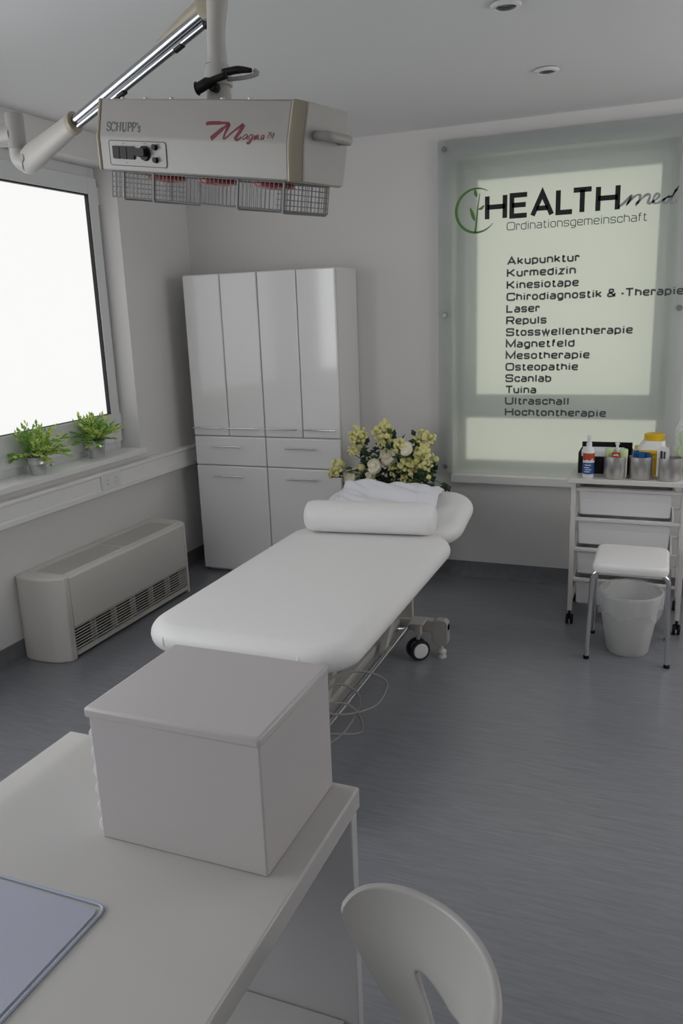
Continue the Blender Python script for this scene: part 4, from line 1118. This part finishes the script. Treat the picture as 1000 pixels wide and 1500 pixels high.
# facet frames for print: x along, v up the facet from the ridge
n_up = Vector((0, -(h1), -(lb - la))).normalized(); e_up = Vector((0, lb - la, h1)).normalized()
n_dn = Vector((0, -(h2), (lb - lc))).normalized(); e_dn = Vector((0, lb - lc, -h2)).normalized()
def fput(up_):
    e, n = (e_up, n_up) if up_ else (e_dn, n_dn)
    def f(x, v, h):
        sv = v if up_ else -v
        return LR @ (Vector((x, -lb, 0)) + e * sv + n * (.0006 + h))
    return f
def fbox(bm, x0, x1, v0, v1, h, up_=False, r=.003, h0=0.0):
    f = fput(up_); pts = rrect(x0, x1, v0, v1, min(r, (x1 - x0) * .49, abs(v1 - v0) * .49), 4)
    A = [bm.verts.new(f(p[0], p[1], h0)) for p in pts]; C_ = [bm.verts.new(f(p[0], p[1], h)) for p in pts]
    n = len(pts); fs = [bm.faces.new(A), bm.faces.new(C_)]
    for k in range(n): fs.append(bm.faces.new((A[k], A[(k + 1) % n], C_[(k + 1) % n], C_[k])))
    bmesh.ops.recalc_face_normals(bm, faces=fs)
bm = B(); fbox(bm, -.266, -.070, -.066, -.009, .0010, r=.006); panel = obj('control_panel', bm, M['lamp'], lamp, local=True, smooth=0)
bm = B(); stroke(bm, rrect(-.266, -.070, -.066, -.009, .006, 4), .0018, lambda x, v, h: fput(False)(x, v, h + .0011), closed=True, thick=.0004); obj('panel_outline', bm, M['ink'], panel, local=True, smooth=0)
for x in (-.239, -.2135, -.188):
    bm = B(); fbox(bm, x - .0115, x + .0115, -.051, -.022, .006, r=.002); obj('rocker_switch', bm, M['black'], panel, local=True)
def fcyl(bm, x, v, r, h, seg=24):
    f = fput(False)
    A = [bm.verts.new(f(x + r * math.cos(2 * PI * k / seg), v + r * math.sin(2 * PI * k / seg), 0)) for k in range(seg)]
    C_ = [bm.verts.new(f(x + r * .94 * math.cos(2 * PI * k / seg), v + r * .94 * math.sin(2 * PI * k / seg), h)) for k in range(seg)]
    fs = [bm.faces.new(A), bm.faces.new(C_)]
    for k in range(seg): fs.append(bm.faces.new((A[k], A[(k + 1) % seg], C_[(k + 1) % seg], C_[k])))
    bmesh.ops.recalc_face_normals(bm, faces=fs)
bm = B(); fcyl(bm, -.140, -.036, .0175, .008); fbox(bm, -.162, -.128, -.045, -.027, .020, r=.003); obj('dial', bm, M['black'], panel, local=True)
for v in (-.0215, -.0505):
    bm = B(); fcyl(bm, -.104, v, .0068, .010, 16); obj('fuse_knob', bm, M['black'], panel, local=True)
bm = B()
for x, v in ((-.2135, -.0155), (-.207, -.059), (-.140, -.0135)): stroke(bm, [(x - .003, v), (x + .003, v)], .0015, lambda x, v, h: fput(False)(x, v, h + .0011), thick=.0004)
for v in (-.0215, -.0505): stroke(bm, [(-.093, v), (-.085, v)], .0015, lambda x, v, h: fput(False)(x, v, h + .0011), thick=.0004)
obj('panel_marks', bm, M['greyink'], panel, local=True, smooth=0)
# serif maker's lettering
def serif(bm, text, x0, x1, base, cap, put):
    S = {'S': (.62, [('t', [(.95, .80), (.55, 1), (.12, .82), (.2, .6), (.78, .42), (.92, .2), (.5, 0), (.05, .2)])], [((.95, .72), (.95, .98)), ((.05, .02), (.05, .28))]),
         'C': (.72, [('t', [(.95, .76), (.6, 1), (.15, .8), (.05, .45), (.2, .12), (.6, 0), (.97, .2)])], [((.95, .7), (.95, .98))]),
         'H': (.85, [('T', [(.2, 0), (.2, 1)]), ('T', [(.8, 0), (.8, 1)]), ('n', [(.2, .52), (.8, .52)])], [((.03, .02), (.37, .02)), ((.03, .98), (.37, .98)), ((.63, .02), (.97, .02)), ((.63, .98), (.97, .98))]),
         'U': (.80, [('T', [(.2, 1), (.2, .3), (.35, .03), (.6, .02), (.78, .25)]), ('n', [(.8, 1), (.8, .2)])], [((.02, .98), (.38, .98)), ((.64, .98), (.96, .98))]),
         'P': (.64, [('T', [(.22, 0), (.22, 1)]), ('t', [(.22, .97), (.7, .95), (.92, .74), (.7, .5), (.22, .48)])], [((.02, .02), (.46, .02)), ((.02, .98), (.3, .98))]),
         '|': (.22, [('T', [(.6, 1.0), (.35, .78)])], []),
         's': (.42, [('t', [(.9, .5), (.5, .62), (.12, .48), (.85, .2), (.5, 0), (.08, .14)])], [])}
    tot = sum(S[c][0] for c in text); k = (x1 - x0) / tot; x = x0
    for c in text:
        w, paths, ser = S[c]
        for kind, pts in paths:
            p3 = [(x + a * w * k * .94, base + b * cap, 0) for a, b in pts]
            if len(p3) > 2: p3 = catmull(p3, 5)
            stroke(bm, p3, {'T': .0046, 't': .0036, 'n': .0016}[kind], put, thick=.0003)
        for a, b in ser:
            stroke(bm, [(x + a[0] * w * k * .94, base + a[1] * cap), (x + b[0] * w * k * .94, base + b[1] * cap)], .0012, put, thick=.0003)
        x += w * k
bm = B(); serif(bm, 'SCHUPP|s', -.275, -.155, .0135, .0205, fput(True)); obj('maker_lettering', bm, M['greyink'], lamp, local=True, smooth=0)
bm = B(); f = fput(True)
mg = [([(.056, .0335), (.066, .037), (.122, .038)], [.005, .006, .006, .004]), ([(.126, .038), (.100, .021), (.074, .003)], [.004, .007, .008]), ([(.126, .036), (.117, .020), (.112, .006), (.118, .006), (.140, .021), (.166, .0365)], [.006, .004, .003, .003, .003, .004]),
      ([(.168, .0355), (.158, .020), (.147, .006), (.154, .003), (.164, .009)], [.007, .006, .004, .003])]
for pts, w in mg:
    q = catmull([(a, b, 0) for a, b in pts], 6); n = len(q)
    stroke(bm, q, [1.35 * w[min(int(i * len(w) / n), len(w) - 1)] for i in range(n)], f, thick=.0003)
def scr(pts, x, y, sx, sy, w=.0022):
    q = catmull([(x + a * sx + b * sy * .35, y + b * sy, 0) for a, b in pts], 6); stroke(bm, q, w, f, thick=.0003)
la_ = [(.9, .8), (.5, 1), (.1, .6), (.2, .1), (.5, .1), (.9, .7), (.85, .2), (1.1, .1)]
scr(la_, .166, .004, .015, .011)
scr([(.9, .8), (.5, 1), (.1, .6), (.2, .1), (.5, .1), (.9, .7), (.8, -.3), (.5, -.8), (.1, -.6), (.6, -.2), (1.1, .1)], .183, .004, .013, .011)
scr([(0, .9), (.05, 0), (.3, .9), (.35, 0), (.65, .9), (.7, .1), (1.0, .1)], .200, .005, .016, .010)
scr(la_, .218, .005, .010, .0095)
for x, p in ((.237, [(0, 1), (.8, 1), (.35, 0)]), (.2435, [(.9, 1), (.25, 1), (.15, .55), (.7, .6), (.75, .2), (.1, .05)]), (.2500, [(.5, 1), (.1, .5), (.5, 0), (.9, .5), (.5, 1)])):
    stroke(bm, [(x + a * .0055 + b * .003, .0085 + b * .012) for a, b in p], .0012, f, thick=.0003)
obj('model_lettering', bm, M['maroon'], lamp, local=True, smooth=0)
# guard cage
bm = B(); cz0, cz1 = -h2 - .0635, -h2 - .002
cx0, cx1, cy0, cy1 = -.283, .283, -lc + .017, lc - .017
wr = .0011
def wire(a, b, r=wr): tube(bm, [a, b], r, 5)
for z in (cz0, (cz0 + cz1) / 2 * 1.0, cz1):
    if z in (cz0, cz1):
        for y in (cy0, cy1): wire((cx0, y, z), (cx1, y, z), .0018)
        for x in (cx0, cx1): wire((x, cy0, z), (x, cy1, z), .0018)
nv = 44
for k in range(nv + 1):
    x = cx0 + (cx1 - cx0) * k / nv
    for y in (cy0, cy1): wire((x, y, cz0), (x, y, cz1))
    if k % 4 == 0: wire((x, cy0, cz0), (x, cy1, cz0), .0009)
for k in range(13):
    y = cy0 + (cy1 - cy0) * k / 12
    for x in (cx0, cx1): wire((x, y, cz0), (x, y, cz1))
    if k % 3 == 0: wire((cx0, y, cz0), (cx1, y, cz0), .0009)
for k in range(1, 5):
    z = cz0 + (cz1 - cz0) * k / 5
    for x in (cx0, cx1): wire((x, cy0, z), (x, cy1, z))
    for y in (cy0, cy1):
        wire((cx0, y, z), (cx0 + .095, y, z)); wire((cx1 - .03, y, z), (cx1, y, z))
for x in (cx0 + .045, cx0 + .15, .14, cx1 - .008):
    for y in (cy0 - .002, cy1 + .002):
        wire((x, y, cz0 - .003), (x, y, cz1), .0034)
    wire((x, cy0 - .002, cz0 - .003), (x, cy1 + .002, cz0 - .003), .0034)
obj('guard_cage', lput(bm), M['wire'], lamp, local=True, smooth=40)
for x in (-.17, 0.005, .18):
    bm = B(); lathe(bm, [(.045, -h2 - .0005), (.052, -h2 - .006), (.050, -h2 - .012), (.03, -h2 - .017), (.004, -h2 - .019)], (x, 0, 0), 28); obj('infrared_bulb', lput(bm), M['red'], lamp, local=True)
# link above the housing (world coordinates from here on)
bm = B(); k0 = tolamp((0, 0, h1 - .004))
LX, LY = -1.061, 1.908
lathe(bm, [(.030, -.02), (.031, .02), (.029, .045), (.022, .058)], (LX, LY, k0.z), 28); knuckle = obj('swivel_knuckle', bm, M['armw'], lamp)
bm = B(); lathe(bm, [(.0345, 0), (.036, .012), (.035, .022), (.029, .046), (.0275, .048)], (LX + .001, LY, k0.z + .048), 28); obj('swivel_collar', bm, M['armw'], lamp)
bm = B(); tube(bm, catmull([(LX, LY, k0.z + .096), (LX + .002, LY, k0.z + .115), (LX + .003, LY, k0.z + .16), (LX + .008, LY, k0.z + .20), (LX + .012, LY, k0.z + .235), (LX + .010, LY, k0.z + .27)], 5),
               [.0275 - .0055 * min(1, i / 8) for i in range(12)] + [.022 + .004 * min(1, i / 8) for i in range(14)], 24); obj('swivel_neck', bm, M['armw'], lamp, smooth=60)
def lever(pts, rs): 
    bm = B(); tube(bm, catmull(pts, 4), rs, 10); return bm
p = Vector((LX + .03, LY, k0.z + .036))
bm = B(); tube(bm, [p + Vector((-.018, -.03, .0)), p + Vector((-.020, -.048, .002))], .011, 12); tube(bm, catmull([p + Vector((.022, -.05, .020)), p + Vector((-.02, -.052, .012)), p + Vector((-.05, -.052, .002)), p + Vector((-.060, -.052, .000))], 4), [.008] * 5 + [.013] * 6 + [.016, .010], 12)
obj('clamp_lever', bm, M['black'], lamp, smooth=180)
p = Vector((LX + .008, LY, k0.z + .026))
bm = B(); tube(bm, catmull([p + Vector((.02, -.02, .045)), p + Vector((.06, -.02, .046)), p + Vector((.095, -.02, .040))], 4), [.009] * 5 + [.008, .007, .006, .005], 12); obj('clamp_lever', bm, M['black'], lamp, smooth=180)
bm = B(); tube(bm, catmull([p + Vector((.02, -.01, .032)), p + Vector((.07, -.01, .030)), p + Vector((.106, -.01, .034)), p + Vector((.098, -.01, .042))], 4), .005, 8); obj('clamp_plate', bm, M['lampend'], lamp, smooth=180)
# jointed arm
J = Vector((-1.078, 1.925, 2.293)); Eb = Vector((-1.924, 2.20, 2.072))
ad = (Eb - J).normalized(); aup = Vector((0, 0, 1)) - ad * ad.z; aup.normalize(); asd = ad.cross(aup)
bm = B(); lathe(bm, [(.020, -.026), (.026, -.024), (.028, -.012), (.028, .012), (.026, .024), (.020, .026)], (J.x, J.y, J.z), 28, 'y'); obj('upper_joint', bm, M['cap'], lamp)
bm = B(); tube(bm, [J + aup * .018 + ad * .0, J + aup * .019 + ad * .10, J + aup * .016 + ad * .22], [.022, .016, .008], 14); obj('arm_cover', bm, M['cap'], lamp)
bm = B(); tube(bm, [J + aup * .003 + ad * .01, J + aup * .003 + ad * .66], .014, 18); obj('arm_tube', bm, M['armc'], lamp)
bm = B(); tube(bm, [J - aup * .022 + ad * .015, J - aup * .016 + ad * .62], .0085, 14)
arm2 = obj('spring_strut', bm, M['armc'], lamp)
bm = B(); tube(bm, [J - aup * .023 + ad * .012, J - aup * .023 + ad * .028], .0105, 12); obj('strut_cap', bm, M['black'], arm2)
for k in (.12, .38):
    bm = B(); tube(bm, [J - aup * .0245 + ad * k, J - aup * .0245 + ad * (k + .03)], .0085, 10); obj('strut_clip', bm, M['black'], arm2)
bm = B(); s0 = J + ad * .64; e1 = Eb
def oval(c, w, h): return [bm.verts.new(c + asd * (w * math.cos(2 * PI * k / 24)) + aup * (h * math.sin(2 * PI * k / 24))) for k in range(24)]
rs = [oval(s0, .022, .030), oval(s0 + (e1 - s0) * .1, .023, .031), oval(s0 + (e1 - s0) * .55, .026, .037), oval(s0 + (e1 - s0) * .9, .028, .043), oval(e1 + ad * .012, .027, .040), oval(e1 + ad * .032, .022, .028), oval(e1 + ad * .042, .010, .010)]
fs = []
for A, Bq in zip(rs, rs[1:]):
    for k in range(24): fs.append(bm.faces.new((A[k], A[(k + 1) % 24], Bq[(k + 1) % 24], Bq[k])))
fs.append(bm.faces.new(rs[0])); fs.append(bm.faces.new(rs[-1])); bmesh.ops.recalc_face_normals(bm, faces=fs)
slv = obj('arm_sleeve', bm, M['armw'], lamp, smooth=60)
bm = B(); rs = [oval(s0 - ad * .008, .0235, .0315), oval(s0 - ad * .006, .0250, .0325), oval(s0 + ad * .012, .0250, .0325), oval(s0 + ad * .014, .0235, .0315)]
fs = []
for A, Bq in zip(rs, rs[1:]):
    for k in range(24): fs.append(bm.faces.new((A[k], A[(k + 1) % 24], Bq[(k + 1) % 24], Bq[k])))
fs.append(bm.faces.new(rs[0])); fs.append(bm.faces.new(rs[-1])); bmesh.ops.recalc_face_normals(bm, faces=fs)
obj('sleeve_ring', bm, M['cap'], slv)
sd = asd if asd.y < 0 else -asd
bm = B(); tube(bm, [Eb + sd * .020 - ad * .01, Eb + sd * .0305 - ad * .01], .012, 20); tag(obj('pivot_cap', bm, M['lampend'], slv), 'grey round pivot cap')
V = Vector((-1.962, 2.20, 2.15))
bm = B(); tube(bm, catmull([Eb + Vector((.0, 0, -.008)), Eb + Vector((-.022, 0, .0)), V + Vector((.0, 0, -.062)), V + Vector((0, 0, -.03))], 5), [.03] * 6 + [.030, .029, .028, .027] + [.026] * 6, 20); obj('elbow', bm, M['armw'], lamp, smooth=180)
bm = B(); lathe(bm, [(.0265, -.042), (.028, -.040), (.028, .060), (.026, .064), (.004, .066)], V, 28); obj('wall_arm_sleeve', bm, M['lampend'], lamp)
Wp = Vector((XW, 2.10, 2.14)); wd = (Wp - V).normalized()
bm = B(); tube(bm, [V + wd * .01, Wp], .030, 20); obj('wall_arm', bm, M['armw'], lamp)
bm = B(); box(bm, XW + .001, XW + .02, 2.03, 2.17, 2.0, 2.28); obj('wall_plate', bm, M['armw'], lamp, bevel=.004)
